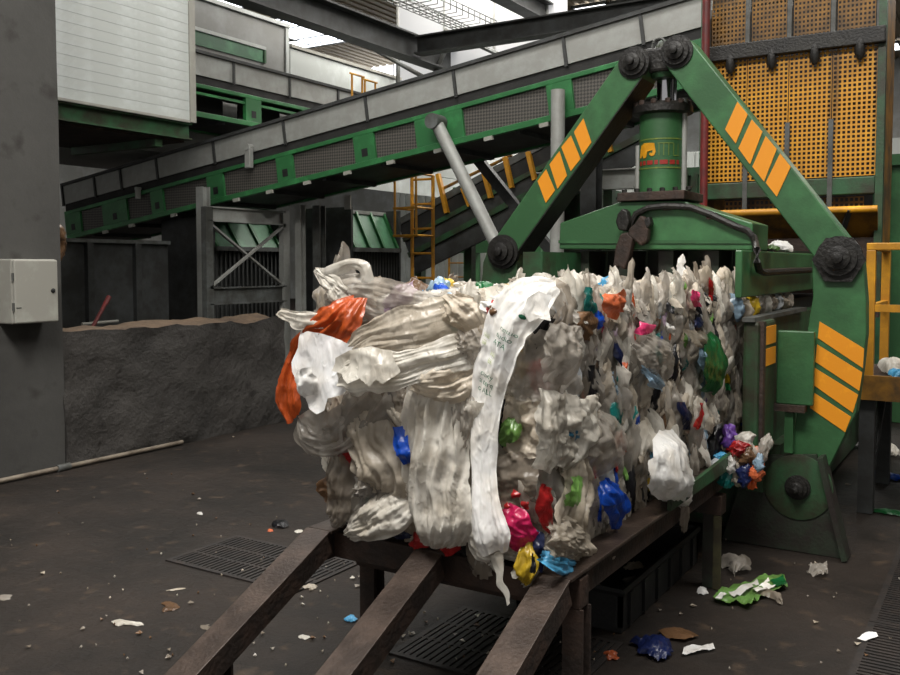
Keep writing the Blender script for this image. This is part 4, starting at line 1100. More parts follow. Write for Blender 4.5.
def film_obj(name, i, col, mw, parent=None):
    o = bpy.data.objects.new(name, pool_mesh(i)); COL.objects.link(o)
    o.material_slots[0].link = 'OBJECT'; o.material_slots[0].material = FM[col]
    o.matrix_basis = mw; WL[o.name] = mw.translation.copy()
    if parent is not None:
        o.parent = parent; o.matrix_parent_inverse = Matrix.Translation(-WL[parent.name])
    return o

BX0, BX1, BY0, BY1, BZ0, BZ1 = -2.45, -1.41, 2.89, 6.2, 0.66, 1.62
bale = thing('plastic_bale', ((BX0 + BX1) / 2, (BY0 + BY1) / 2, BZ0), 'huge bale of crumpled white and coloured plastic film coming out of the baler', 'bale')
b = rough_box(BX0 + 0.06, BX1 - 0.05, BY0 + 0.06, BY1, BZ0, BZ1 - 0.03, 0.09, 0.05, 4)
b.build('packed_core', [FM['core'], FM['core']], bale, smooth=True)
cr = random.Random(21)
def pick(side):
    t = cr.random()
    if side == 'T': tab = (('grey', .26), ('beige', .2), ('white', .2), ('taupe', .08), ('black', .02))
    elif side == 'F': tab = (('grey', .32), ('beige', .22), ('white', .22), ('taupe', .12), ('black', .03))
    else: tab = (('grey', .3), ('beige', .22), ('white', .17), ('taupe', .1), ('black', .03))
    for c, w in tab:
        if t < w: return c
        t -= w
    return cr.choice(('blue', 'cyan', 'teal', 'green', 'orange', 'red', 'pink', 'yellow', 'navy', 'silver', 'pale_blue', 'brown', 'lilac', 'red', 'lime', 'silver', 'pale_blue', 'purple'))
NEUTRAL = ('grey', 'beige', 'white', 'taupe', 'black', 'silver')
jobs = []
def scatter(side, n, smin, smax):
    for k in range(n):
        col = pick(side)
        s = cr.uniform(smin, smax) * (1 if col in NEUTRAL else 0.55)
        asp = cr.uniform(1.0, 1.9)
        tl = cr.gauss(0, 0.35)
        if side == 'R':
            y, z = cr.uniform(BY0 + 0.02, 5.75), cr.uniform(BZ0 + 0.03, BZ1 - 0.02)
            xa, ya = rot2((0, 1, 0), (0, 0, 1), tl); za = Vector((1, cr.gauss(-.15, .25), cr.gauss(.1, .25))).normalized(); xa = (xa - za * xa.dot(za)).normalized(); ya = za.cross(xa); c = (BX1 - 0.025 + cr.uniform(-.02, .015), y, z)
        elif side == 'F':
            x, z = cr.uniform(BX0 + 0.02, BX1 - 0.02), cr.uniform(BZ0 + 0.04, BZ1 - 0.02)
            xa, ya = rot2((1, 0, 0), (0, 0, 1), tl); za = (0, -1, 0); c = (x, BY0 + 0.03, z)
        elif side == 'L':
            y, z = cr.uniform(BY0 + 0.05, 5.7), cr.uniform(BZ0 + 0.03, BZ1 - 0.02)
            xa, ya = rot2((0, -1, 0), (0, 0, 1), tl); za = (-1, 0, 0); c = (BX0 + 0.035, y, z)
        elif side == 'E':          # rounded edge between right side and top
            y = cr.uniform(BY0, 5.75); a = cr.uniform(0.2, 1.3)
            za = Vector((math.cos(a), 0, math.sin(a))); xa = Vector((0, 1, 0)); ya = za.cross(xa)
            xa, ya = rot2(xa, ya, tl); c = (BX1 - 0.08 + 0.05 * math.cos(a), y, BZ1 - 0.07 + 0.05 * math.sin(a)); asp = cr.uniform(1, 1.5)
        else:
            x, y = cr.uniform(BX0 + 0.03, BX1 - 0.05), cr.uniform(BY0 + 0.04, 5.75)
            tl = cr.uniform(0, 6.28)
            za = Vector((cr.gauss(0, .28), cr.gauss(0, .28), 1)).normalized(); xa = za.orthogonal().normalized(); ya = za.cross(xa)
            xa, ya = rot2(xa, ya, tl); c = (x, y, BZ1 - 0.03 + cr.uniform(-0.02, 0.035)); asp = cr.uniform(1, 1.5)
        if col not in NEUTRAL: c = Vector(c) + Vector(za) * cr.uniform(0.0, 0.03)
        dep = cr.uniform(0.28, 0.5) if side != 'T' else cr.uniform(0.3, 0.5)
        jobs.append((side, s, col, cr.randrange(36), frame(xa, ya, za, c, s, s * asp, s * dep)))
scatter('R', 1000, 0.08, 0.24); scatter('F', 220, 0.08, 0.2); scatter('T', 380, 0.08, 0.22); scatter('E', 220, 0.08, 0.19); scatter('L', 90, 0.14, 0.26)
for sd_, n_ in (('R', 420), ('E', 120), ('T', 140)): scatter(sd_, n_, 0.04, 0.09)
vis = sorted([j for j in jobs if j[0] != 'L'], key=lambda j: -j[1] / (j[4].translation - CAM).length)
solo = vis[:260]; rest = vis[260:] + [j for j in jobs if j[0] == 'L']
NM = {'grey': 'grey_film', 'beige': 'beige_film', 'white': 'white_film', 'taupe': 'taupe_film', 'pale_blue': 'pale_blue_film'}
for (_, s, col, i, mw) in solo:
    film_obj(NM.get(col, col + '_film'), i, col, mw, bale)
cols = list(FC)
vv, ff, mi, off = [], [], [], 0
for (_, s, col, i, mw) in rest:
    vs, fs = POOL[i]
    A3 = np.array(mw)
    P = vs @ A3[:3, :3].T + A3[:3, 3]
    vv.append(P); ff += [tuple(off + q for q in f) for f in fs]; mi += [cols.index(col)] * len(fs); off += len(P)
vv = np.concatenate(vv) - np.array(WL['plastic_bale'])
me = bpy.data.meshes.new('packed_film'); me.from_pydata([tuple(p) for p in vv], [], ff)
for c in cols: me.materials.append(FM[c])
me.polygons.foreach_set('material_index', mi); me.polygons.foreach_set('use_smooth', [True] * len(ff))
o = bpy.data.objects.new('packed_film', me); COL.objects.link(o); o.parent = bale; o['kind'] = 'stuff'

# --- large sheets that can be told apart; spines read off the photograph, laid on the bale's own faces
def crv(pts, t):
    n = len(pts) - 1; f = min(max(t, 0), 0.99999) * n; i = int(f); f -= i
    p0, p1, p2, p3 = [np.array(pts[min(max(q, 0), n)], float) for q in (i - 1, i, i + 1, i + 2)]
    return 0.5 * ((2 * p1) + (-p0 + p2) * f + (2 * p0 - 5 * p1 + 4 * p2 - p3) * f * f + (-p0 + 3 * p1 - 3 * p2 + p3) * f ** 3)
UNP = {'F': (lambda x, y, o: gy(x, y, BY0 - o), V(0, -1, 0)), 'R': (lambda x, y, o: gx(x, y, BX1 + o), V(1, 0, 0)), 'G': (lambda x, y, o: gz(x, y, o), V(0, 0, 1))}
def sheet_fn(plane, pts, k, amp, bulge, jag, seed, skew=0.0, crease=1.0):
    un, n = UNP[plane]
    plen = sum(math.hypot(pts[q + 1][0] - pts[q][0], pts[q + 1][1] - pts[q][1]) for q in range(len(pts) - 1))
    def ev(u, v, lift=0.0):
        t = (v + 1) / 2
        x, y, w, off = crv(pts, t)
        e = 0.01
        a, c = crv(pts, max(t - e, 0)), crv(pts, min(t + e, 1))
        d = np.array((c[0] - a[0], c[1] - a[1])); d /= (np.hypot(*d) + 1e-9)
        pr = np.array((d[1], -d[0]))            # across
        jx = jag * 12 * nz(v * plen / 24, 1.5 + (u > 0) * 8, seed) * (abs(u) ** 6)
        jl = jag * 26 * nz(u * w / 16, 22.0, seed) * max(0, abs(v) - 0.85) / 0.15
        s = u * w / 2 + jx * (1 if u > 0 else -1)
        P = un(x + pr[0] * s + d[0] * jl, y + pr[1] * s + d[1] * jl, off)
        W = w * (P - CAM).length / F_PX
        wv_ = 0.25 * nz(u * 1.2, v * 2.0, seed + 3)
        p1 = 1 - abs(2.2 * nz((u + wv_) * k * 0.9 + skew * v, v * 0.5, seed + 5))
        p2 = 1 - abs(2.2 * nz((u + wv_) * k * 2.1 + skew * v * 2.1, v * 1.0 + 4, seed + 7))
        p3 = 1 - abs(2.2 * nz((u + wv_) * k * 4.5 + skew * v * 4.5, v * 1.7 + 8, seed + 9))
        sc_ = min(1.0, W * 7)
        dz = (amp * (1.1 * p1 + 0.6 * p2 + 0.3 * p3) + amp * 0.9 * nz(u * 1.6, v * 3, seed + 11)) * (0.4 + 0.6 * sc_)
        q = P * 16; q2 = P * 38
        dz += sc_ * crease * (0.010 * (1 - abs(2 * noise.noise(Vector((q.x, q.y, q.z + seed))))) + 0.006 * (1 - abs(2 * noise.noise(Vector((q2.x, q2.y, q2.z + seed))))))
        dz += bulge * W * (1 - u * u) - 0.02 * crease
        return P + n * (dz + lift)
    return ev
def hero(name, col, plane, pts, label=None, k=2.5, amp=0.018, bulge=0.16, jag=0.3, seed=1, nu=30, nv=54, skew=0.0, parent=None, crease=1.0):
    ev = sheet_fn(plane, pts, k, amp, bulge, jag, seed, skew, crease)
    b = MB()
    vs = [ev(2 * i / (nu - 1) - 1, 2 * j / (nv - 1) - 1) for i in range(nu) for j in range(nv)]
    b.add(vs, [(i * nv + j, (i + 1) * nv + j, (i + 1) * nv + j + 1, i * nv + j + 1) for i in range(nu - 1) for j in range(nv - 1)])
    o = b.build(name, FM[col], bale if parent is None else parent, recalc=False, label=label)
    o.data.polygons.foreach_set('use_smooth', [True] * len(o.data.polygons))
    return o, ev
F = 'F'; R = 'R'
hero('grey_film', 'grey', F, [(535, 330, 50, .03), (535, 370, 55, .03), (530, 400, 50, .03)], seed=2)
hero('beige_film', 'beige', F, [(532, 398, 52, .02), (530, 425, 52, .03), (528, 455, 46, .03)], seed=4, k=1.2)
hero('black_film', 'black', F, [(546, 318, 14, .05), (535, 345, 16, .04), (520, 360, 10, .03)], seed=5)  # dark gap beside the sack, its shade put in as a black piece
hero('black_film', 'black', F, [(512, 402, 18, .02), (510, 430, 22, .02), (512, 452, 14, .02)], seed=6)
# tall sacks
hero('white_sack', 'white', F, [(440, 378, 74, .05), (440, 400, 72, .08), (439, 440, 68, .09), (441, 480, 64, .09), (447, 515, 62, .09), (450, 535, 54, .06), (451, 545, 36, .03)], 'large twisted white sack with diagonal folds', k=2.6, amp=0.024, bulge=0.2, seed=8, skew=1.3, jag=0.1, crease=0.4, nu=50, nv=70)
hero('grey_film', 'grey', F, [(462, 385, 26, .12), (464, 415, 24, .13), (460, 450, 12, .11)], seed=9)
hero('taupe_film', 'taupe', F, [(476, 380, 18, .06), (474, 430, 18, .05), (472, 480, 16, .04), (468, 505, 12, .04)], seed=10)
hero('white_sack', 'beige', F, [(372, 398, 54, .07), (378, 425, 62, .09), (386, 455, 62, .1), (388, 478, 60, .1), (384, 490, 44, .07)], 'grey white sack with fan folds beside the blue streak', k=2.4, amp=0.024, bulge=0.16, seed=12, skew=-0.8, crease=0.4, nu=46, nv=56)
hero('white_film', 'white', F, [(346, 534, 10, .1), (356, 530, 26, .12), (372, 522, 38, .13), (392, 512, 44, .12), (408, 502, 38, .09), (418, 492, 20, .05)], 'white film bundle at the lower left corner', k=2.6, amp=0.016, bulge=0.22, seed=13)
hero('white_film', 'grey', F, [(362, 470, 24, .09), (374, 484, 34, .11), (372, 498, 40, .1), (362, 506, 30, .08)], seed=14, k=2, amp=0.02)
hero('taupe_film', 'taupe', F, [(345, 445, 26, .05), (343, 470, 30, .06), (340, 495, 26, .07), (338, 515, 22, .07), (332, 523, 12, .06)], 'grey crumpled roll of film hanging at the left corner', k=2, amp=0.02, bulge=0.2, seed=15)
hero('grey_film', 'grey', F, [(302, 418, 12, .1), (312, 436, 34, .1), (335, 440, 34, .11), (355, 422, 46, .12), (372, 400, 56, .12), (384, 378, 40, .1)], 'grey film swept to the left under the paper', k=2.4, seed=16, amp=0.016)
hero('taupe_film', 'taupe', F, [(395, 376, 26, .11), (394, 402, 24, .11), (395, 430, 18, .1)], seed=17)
hero('blue_film', 'blue', F, [(396, 430, 9, .16), (401, 446, 13, .17), (404, 456, 14, .17), (408, 466, 8, .15)], 'bright blue film streak between the sacks', seed=18, nu=10, nv=20)
hero('crimson_film', 'red', F, [(338, 442, 12, .09), (346, 452, 16, .08), (350, 462, 10, .07)], seed=19, nu=10, nv=16)
hero('brown_film', 'brown', F, [(322, 478, 16, .05), (328, 488, 20, .05), (330, 498, 14, .04)], seed=20, nu=10, nv=16)
for (col, p) in (('red', [(412, 541, 14, .05), (430, 545, 10, .05)]), ('red', [(444, 544, 22, .06), (462, 546, 10, .05)]), ('navy', [(396, 535, 8, .05), (410, 537, 6, .05)])):
    hero(col + '_film', col, F, [p[0] + (), p[1]] if False else [p[0], ((p[0][0] + p[1][0]) / 2, p[0][1] + 1, p[0][2], .06), p[1]], seed=22, nu=8, nv=12)
# outflung sheets at the upper left
hero('orange_film', 'orange', F, [(358, 298, 14, .1), (348, 312, 34, .14), (334, 326, 42, .16), (314, 340, 34, .15), (300, 354, 22, .13), (291, 378, 22, .14), (289, 402, 24, .14), (293, 420, 14, .13)], 'bright orange film hanging at the upper left corner', k=2.2, amp=0.016, bulge=0.08, seed=24)
hero('white_strip', 'white', F, [(275, 312, 5, .2), (287, 316, 14, .2), (302, 320, 18, .19), (322, 320, 15, .17), (340, 322, 12, .14), (352, 330, 6, .12)], 'twisted white film strip pointing out to the left', k=2.2, amp=0.012, bulge=0.12, seed=25, nu=14)
def poly_sheet(name, col, plane, poly, label=None, amp=0.02, seed=1, cuts=5, sc=7.0, parent=None):
    un, n = UNP[plane]
    bm = bmesh.new()
    f = bm.faces.new([bm.verts.new(un(x, y, o_)) for x, y, o_ in poly])
    bmesh.ops.triangulate(bm, faces=[f])
    for _ in range(cuts - 1):
        if len(bm.faces) > 2500: break
        bmesh.ops.subdivide_edges(bm, edges=[e_ for e_ in bm.edges if e_.calc_length() > 0.012], cuts=1, use_grid_fill=True)
        bmesh.ops.triangulate(bm, faces=[q for q in bm.faces if len(q.verts) > 3])
    b = MB()
    vs = []
    for v in bm.verts:
        q = v.co * sc
        vs.append(v.co + n * (amp * (noise.noise(q + Vector((seed, 0, 0))) + 0.8 * (1 - abs(2 * noise.noise(q * 1.3 + Vector((seed, 9, 0))))) + 0.25 * (1 - abs(2 * noise.noise(q * 3.3))))))
    bm.verts.index_update()
    b.add(vs, [tuple(v.index for v in q.verts) for q in bm.faces]); bm.free()
    o = b.build(name, FM[col], bale if parent is None else parent if parent != 'top' else None, recalc=True, label=label)
    o.data.polygons.foreach_set('use_smooth', [True] * len(o.data.polygons))
    return o
poly_sheet('white_paper', 'paper', F, [(302, 330, .17), (322, 333, .18), (352, 344, .19), (378, 352, .2), (384, 364, .21), (372, 372, .22), (364, 389, .22), (352, 388, .22), (342, 395, .22), (330, 398, .22), (326, 410, .22), (318, 414, .22), (310, 408, .22), (303, 392, .21), (294, 372, .2), (293, 362, .19), (299, 348, .18)], 'bright white paper sheet hanging at the upper left', amp=0.012, seed=3)
poly_sheet('white_film', 'bright', F, [(540, 291, .12), (553, 296, .12), (550, 306, .12), (552, 321, .14), (540, 318, .15), (530, 322, .16), (524, 310, .16), (528, 298, .15)], amp=0.012, seed=5)
poly_sheet('cream_sheet', 'white', F, [(392, 352, .24), (400, 372, .26), (384, 384, .27), (378, 379, .27), (372, 386, .27), (362, 378, .27), (352, 383, .27), (344, 374, .26), (331, 371, .26), (336, 358, .25), (352, 350, .24), (372, 346, .23)], amp=0.018, seed=8)
poly_sheet('grey_film', 'grey', F, [(300, 416, .1), (312, 408, .12), (330, 412, .13), (345, 402, .13), (352, 420, .13), (340, 436, .13), (346, 452, .12), (330, 446, .12), (318, 452, .11), (306, 440, .1), (309, 428, .1)], amp=0.02, seed=9)
poly_sheet('grey_film', 'white', F, [(486, 288, .05), (504, 283, .06), (524, 288, .09), (520, 300, .12), (500, 304, .12), (486, 300, .09)], amp=0.02, seed=11)
hero('white_paper_curl', 'bright', F, [(305, 370, 16, .24), (306, 384, 20, .24), (308, 397, 12, .23)], seed=27, k=1, bulge=0.3, nu=12, nv=16)
hero('beige_sheet', 'beige', F, [(480, 318, 40, .06), (455, 322, 54, .1), (425, 330, 58, .14), (395, 335, 48, .17), (368, 342, 34, .19), (352, 350, 20, .19)], 'pale beige sheet streaming to the left across the bale front', k=2.3, amp=0.009, bulge=0.1, crease=0.4, seed=28, nu=46, nv=64)
hero('cream_sheet', 'white', F, [(482, 345, 24, .08), (462, 352, 40, .13), (435, 360, 38, .18), (405, 368, 38, .21), (375, 372, 42, .23), (350, 377, 36, .24), (340, 380, 18, .24)], 'cream ragged sheet streaming out to the left', k=2.0, amp=0.009, bulge=0.1, crease=0.4, seed=29, nu=46, nv=64, jag=0.45)
hero('beige_film', 'beige', F, [(412, 378, 26, .14), (432, 380, 44, .15), (456, 378, 48, .13), (470, 372, 40, .1), (478, 360, 24, .07)], seed=30, k=2.4, amp=0.022)
hero('beige_film', 'beige', F, [(448, 300, 22, .1), (458, 310, 34, .12), (470, 320, 34, .11), (480, 330, 20, .08)], seed=31, k=2, amp=0.02, bulge=0.25)
hero('taupe_film', 'grey', F, [(466, 332, 22, .13), (472, 345, 26, .13), (470, 360, 18, .11)], seed=32, k=2, amp=0.02, bulge=0.3)
hero('white_loop', 'white', F, [(313, 268, 3, .05), (324, 273, 12, .06), (338, 268, 12, .06), (350, 264, 11, .06), (361, 267, 12, .06), (365, 278, 13, .06), (364, 290, 14, .05), (358, 300, 12, .04)], 'white film loop standing up at the top left corner', k=1.3, amp=0.006, bulge=0.3, seed=33, nu=14, jag=0.1)
hero('white_film', 'white', F, [(315, 271, 6, .06), (326, 280, 14, .07), (336, 290, 22, .07), (345, 302, 26, .06)], seed=34, k=2.4, amp=0.012)
hero('grey_film', 'grey', F, [(330, 300, 18, .02), (350, 292, 34, .02), (380, 300, 44, .04), (410, 306, 40, .05), (440, 308, 28, .05)], seed=35, k=2)
hero('lilac_film', 'lilac', F, [(412, 285, 10, .02), (405, 292, 18, .05), (394, 302, 20, .07), (384, 309, 16, .07)], 'lilac film sheet on the front top edge', seed=36, k=1.2, amp=0.01, nu=14, nv=20)
# printed sack
SP = [(557, 287, 16, .03), (542, 293, 38, .09), (526, 304, 50, .13), (511, 322, 48, .14), (502, 345, 42, .14), (494, 370, 38, .13), (488, 396, 34, .12), (485, 430, 29, .12), (484, 470, 26, .12), (486, 508, 32, .13), (491, 535, 40, .13), (494, 553, 30, .11)]
sack, sev = hero('printed_sack', 'bright', F, SP, 'long white printed sack hanging down the bale front', k=1.3, amp=0.010, bulge=0.1, jag=0.12, crease=0.35, seed=38, nu=36, nv=90)
hero('sack_tail', 'white', F, [(494, 552, 16, .13), (497, 566, 10, .13), (499, 580, 7, .13), (502, 592, 5, .13), (506, 604, 2.5, .13)], seed=39, k=1, amp=0.004, nu=6, nv=24)
hero('white_strip', 'white', F, [(476, 402, 20, .15), (472, 425, 14, .13), (472, 450, 9, .12), (474, 480, 9, .12), (478, 510, 14, .12), (482, 535, 24, .12)], seed=40, k=1, amp=0.008, nu=8, nv=30)
hero('white_film', 'white', F, [(478, 500, 18, .07), (476, 525, 24, .08), (482, 545, 24, .08), (496, 556, 18, .07)], seed=41, k=1.6)
hero('white_film', 'bright', F, [(500, 290, 30, .06), (505, 300, 46, .09), (502, 316, 40, .11), (495, 328, 18, .1)], seed=42, k=1.4)
hero('red_label', 'red', F, [(489, 305, 14, .14), (491, 312, 17, .15), (494, 318, 10, .14)], 'small red printed label on white film', seed=43, k=0.6, amp=0.003, nu=8, nv=10)
hero('label_panel', 'brown', F, [(490, 308, 7, .165), (491, 312, 9, .17), (493, 315, 6, .165)], seed=44, k=0.6, amp=0.002, nu=6, nv=8)
def print_text(body, u0, v0, du, dv, mat, shear=0.0):
    cu = bpy.data.curves.new('text', 'FONT'); cu.body = body; cu.size = 1.0
    to = bpy.data.objects.new('text', cu); me0 = bpy.data.meshes.new_from_object(to)
    vs = [(v.co.x, v.co.y) for v in me0.vertices]; fs = [tuple(p.vertices) for p in me0.polygons]
    bpy.data.objects.remove(to)
    b = MB(); b.add([sev(u0 + x * du, v0 - y * dv + x * shear, 0.006) for x, y in vs], fs)
    b.build('printed_text', mat, sack, recalc=False)
for i, s in enumerate(('retuo', 'tudio', 'ATA')):
    print_text(s, -0.15 - 0.08 * i, -0.39 + i * 0.055, 0.36, 0.05, M['ink_green'], 0.012)
for i, s in enumerate(('cuidy', 'a terq', 'o ALL')):
    print_text(s, -0.5, -0.05 + i * 0.052, 0.36, 0.05, M['ink_green'], 0.012)
for i, s in enumerate(('iiiii', 'iiii')):
    print_text(s, -0.3, -0.19 + i * 0.05, 0.3, 0.05, M['ink_lime'], 0.01)
    print_text(s, -0.85, -0.3 + i * 0.05, 0.24, 0.05, M['ink_lime'], 0.01)
b = MB()
b.add([sev(0.35 + 0.14 * math.cos(t), -0.56 + 0.02 * math.sin(t), 0.006) for t in [k * 0.7 for k in range(9)]] + [sev(0.35, -0.56, 0.007)], [(k, (k + 1) % 9, 9) for k in range(9)])
b.build('printed_leaf_emblem', M['ink_green'], sack, recalc=False)
# lower front
hero('flowered_film', 'taupe', F, [(512, 452, 50, .03), (512, 475, 54, .05), (512, 498, 52, .05), (515, 512, 44, .04)], 'clear film printed with small red flowers', seed=46, k=1)
for i, (x, y) in enumerate(((493, 499), (513, 496), (524, 505), (504, 508), (520, 517))):
    hero('red_flower_print', 'red', F, [(x, y - 3.5, 5, .105), (x, y, 8, .11), (x + 1, y + 3.5, 4, .105)], seed=50 + i, nu=7, nv=7, k=1, amp=0.004)
hero('crimson_bag', 'crimson', F, [(494, 508, 22, .07), (506, 520, 34, .1), (520, 533, 36, .1), (532, 543, 24, .07)], 'crimson printed bag below the flowered film', seed=56, k=1, amp=0.01)
hero('white_film', 'white', F, [(500, 545, 20, .05), (512, 550, 24, .06), (526, 552, 14, .05)], seed=57)
hero('yellow_bag', 'yellow', F, [(527, 545, 10, .08), (526, 555, 18, .1), (526, 566, 24, .11), (524, 577, 20, .1), (520, 582, 12, .08)], 'crumpled yellow and black bag hanging over the table edge', seed=58, k=1.4, nu=14, nv=20)
hero('black_print', 'black', F, [(532, 560, 5, .17), (532, 568, 7, .175), (530, 575, 5, .165)], seed=59, nu=6, nv=8)
hero('navy_film', 'navy', F, [(536, 530, 10, .06), (537, 550, 12, .08), (538, 570, 8, .06)], seed=60, nu=8, nv=16)
hero('green_film', 'lime', F, [(516, 420, 16, .07), (508, 432, 22, .09), (500, 442, 12, .07)], 'lime and white wrapper tucked behind the printed sack', seed=61, nu=12, nv=14)
hero('teal_film', 'teal', F, [(478, 430, 10, .09), (478, 445, 10, .09), (480, 455, 6, .08)], seed=62, nu=8, nv=10)
# right face
def rp(name, col, pts, label=None, **kw):
    return hero(name, col, R, pts, label, **kw)
rp('grey_sack', 'grey', [(566, 325, 32, .05), (562, 345, 40, .09), (560, 365, 38, .09), (556, 385, 24, .06)], 'silvery grey sack bulging at the near corner', seed=70, k=1.2, amp=0.015)
rp('white_film', 'white', [(553, 390, 26, .06), (552, 420, 34, .08), (548, 450, 30, .07), (545, 470, 16, .05)], seed=71, k=2.4)
rp('white_film', 'white', [(572, 395, 40, .05), (575, 420, 46, .07), (570, 445, 40, .06), (560, 470, 24, .05)], seed=72, k=2.6)
rp('grey_sheet', 'grey', [(590, 415, 24, .04), (602, 435, 44, .06), (600, 458, 38, .06), (592, 475, 14, .04)], 'clear grey sheet folded into a point', seed=73, k=1.0, amp=0.01)
rp('white_film', 'beige', [(575, 455, 26, .05), (578, 485, 28, .06), (572, 520, 30, .07), (578, 550, 36, .06), (584, 565, 24, .04)], seed=74, k=2.4)
rp('beige_film', 'beige', [(556, 520, 28, .06), (562, 540, 36, .08), (568, 556, 34, .07)], 'pleated cream film above the cyan bag', seed=75, k=4, amp=0.022)
rp('red_film', 'red', [(548, 485, 10, .07), (546, 500, 14, .08), (549, 520, 12, .08), (552, 533, 8, .06)], 'narrow red strip of film near the corner', seed=76, nu=8, nv=18)
rp('lime_film', 'lime', [(578, 478, 10, .08), (575, 494, 14, .09), (571, 508, 10, .08)], seed=77, nu=8, nv=14)
rp('cyan_bag', 'cyan', [(543, 557, 8, .06), (552, 561, 16, .09), (564, 566, 20, .1), (577, 567, 12, .08)], 'bright cyan bag at the bottom near corner', seed=78, k=2.4, nu=14, nv=18)
rp('silver_film', 'silver', [(576, 570, 8, .06), (583, 572, 12, .07), (590, 574, 8, .06)], seed=79, nu=8, nv=10)
rp('blue_bag', 'blue', [(606, 482, 10, .06), (610, 492, 26, .08), (616, 505, 24, .09), (617, 520, 14, .08), (616, 532, 6, .06)], 'vivid blue crumpled bag low on the long side', seed=80, k=2, nu=16, nv=24)
rp('white_sack', 'bright', [(668, 430, 12, .06), (667, 445, 30, .1), (669, 465, 40, .12), (672, 485, 40, .12), (674, 500, 30, .1), (672, 506, 14, .07)], 'plump white sack hanging low on the long side', seed=81, k=2.2, amp=0.016, bulge=0.3, nu=24, nv=34)
rp('green_sheet', 'green', [(710, 334, 10, .06), (714, 348, 20, .08), (717, 366, 23, .09), (714, 382, 20, .08), (709, 394, 10, .06)], 'dark green film sheet near the far end', seed=82, k=1, amp=0.012, nu=16, nv=24)
rp('pale_blue_film', 'pale_blue', [(704, 345, 6, .07), (707, 360, 10, .08), (708, 376, 8, .07)], seed=83, nu=8, nv=12)
rp('printed_wrapper', 'white', [(701, 398, 8, .07), (700, 412, 13, .09), (697, 428, 15, .09), (695, 445, 10, .07)], 'white and red printed wrapper near the far end', seed=84, nu=12, nv=20)
rp('red_print', 'red', [(703, 402, 3, .115), (704, 416, 4, .125), (699, 428, 5, .125)], seed=85, nu=6, nv=10)
rp('navy_film', 'navy', [(684, 400, 5, .06), (686, 414, 7, .07), (690, 428, 5, .06)], seed=86, nu=6, nv=10)
rp('teal_film', 'teal', [(592, 292, 10, .05), (590, 303, 14, .06), (594, 316, 10, .05)], 'teal film strip under the top edge', seed=87, nu=10, nv=12)
rp('tangerine_film', 'tangerine', [(616, 293, 16, .05), (616, 303, 20, .07), (618, 314, 14, .05)], 'tangerine crumpled film under the top edge', seed=88, nu=12, nv=12)
rp('brown_film', 'brown', [(587, 310, 14, .05), (587, 324, 18, .06), (586, 338, 12, .05)], seed=89, nu=10, nv=14)
rp('blue_film', 'blue', [(600, 314, 7, .06), (600, 322, 10, .07), (598, 330, 6, .06)], seed=90, nu=8, nv=10)
rp('red_film', 'pink', [(640, 328, 10, .06), (648, 329, 13, .08), (656, 329, 10, .06)], 'coral red scrap on the upper long side', seed=91, nu=10, nv=10, k=0.7, amp=0.006)
rp('white_film', 'bright', [(672, 325, 7, .06), (672, 329, 10, .07), (673, 334, 7, .06)], seed=92, nu=8, nv=8)
rp('pale_blue_film', 'pale_blue', [(644, 370, 8, .06), (654, 378, 14, .07), (664, 389, 6, .06)], 'pale blue pointed film scrap', seed=93, nu=10, nv=14)
rp('pink_film', 'pink', [(697, 290, 6, .05), (696, 298, 8, .06), (700, 306, 6, .05)], seed=94, nu=8, nv=10)
rp('navy_film', 'navy', [(698, 320, 6, .06), (699, 326, 10, .07), (702, 331, 6, .06)], seed=95, nu=8, nv=8)
rp('blue_film', 'blue', [(738, 302, 6, .06), (742, 308, 10, .08), (747, 312, 8, .06)], 'small blue film scrap at the far top corner', seed=96, nu=8, nv=8)
rp('orange_film', 'orange', [(621, 430, 6, .05), (622, 442, 10, .06), (626, 452, 6, .05)], seed=97, nu=8, nv=10)
rp('teal_film', 'teal', [(617, 402, 12, .04), (618, 418, 14, .05), (616, 430, 8, .04)], seed=98, nu=8, nv=12)
rp('cyan_film', 'cyan', [(574, 428, 6, .09), (576, 434, 10, .1), (577, 440, 7, .09)], seed=99, nu=8, nv=8)
rp('black_film', 'black', [(597, 365, 8, .03), (595, 390, 9, .035), (594, 412, 7, .03)], seed=100, nu=6, nv=14)  # black strip painting the shade of an upright gap between films
rp('beige_film', 'beige', [(690, 330, 10, .05), (700, 340, 14, .07), (706, 348, 8, .06)], seed=101, nu=10, nv=12)
rp('grey_film', 'grey', [(640, 340, 20, .05), (652, 352, 30, .07), (660, 366, 26, .07), (664, 380, 12, .05)], seed=102, k=1.6)
rp('taupe_film', 'beige', [(590, 562, 10, .05), (606, 556, 12, .07), (620, 546, 9, .06), (630, 538, 5, .05)], seed=103, nu=8, nv=16)
# bits standing on the bale top
for i, (x, y, col, s) in enumerate(((-2.0, 3.15, 'blue', .11), (-2.2, 3.5, 'yellow', .14), (-1.75, 3.25, 'yellow', .11), (-1.85, 3.7, 'pale_blue', .16), (-1.6, 3.6, 'yellow', .08), (-2.1, 3.3, 'pale_blue', .14), (-2.25, 3.05, 'taupe', .16), (-1.95, 4.5, 'white', .22), (-1.7, 4.3, 'cyan', .14), (-1.62, 4.9, 'white', .16), (-1.55, 5.2, 'yellow', .1), (-2.25, 4.6, 'white', .2), (-1.5, 5.0, 'pale_blue', .1), (-2.3, 3.4, 'brown', .14), (-2.0, 3.5, 'green', .12))):
    za = Vector((cr.gauss(0, .3), -0.5, 1)).normalized(); xa = za.orthogonal().normalized(); ya = za.cross(xa)
    film_obj(NM.get(col, col + '_film'), (i * 5) % 36, col, frame(xa, ya, za, (x, y, BZ1 + 0.02), s, s * 1.2, s * .6), bale)

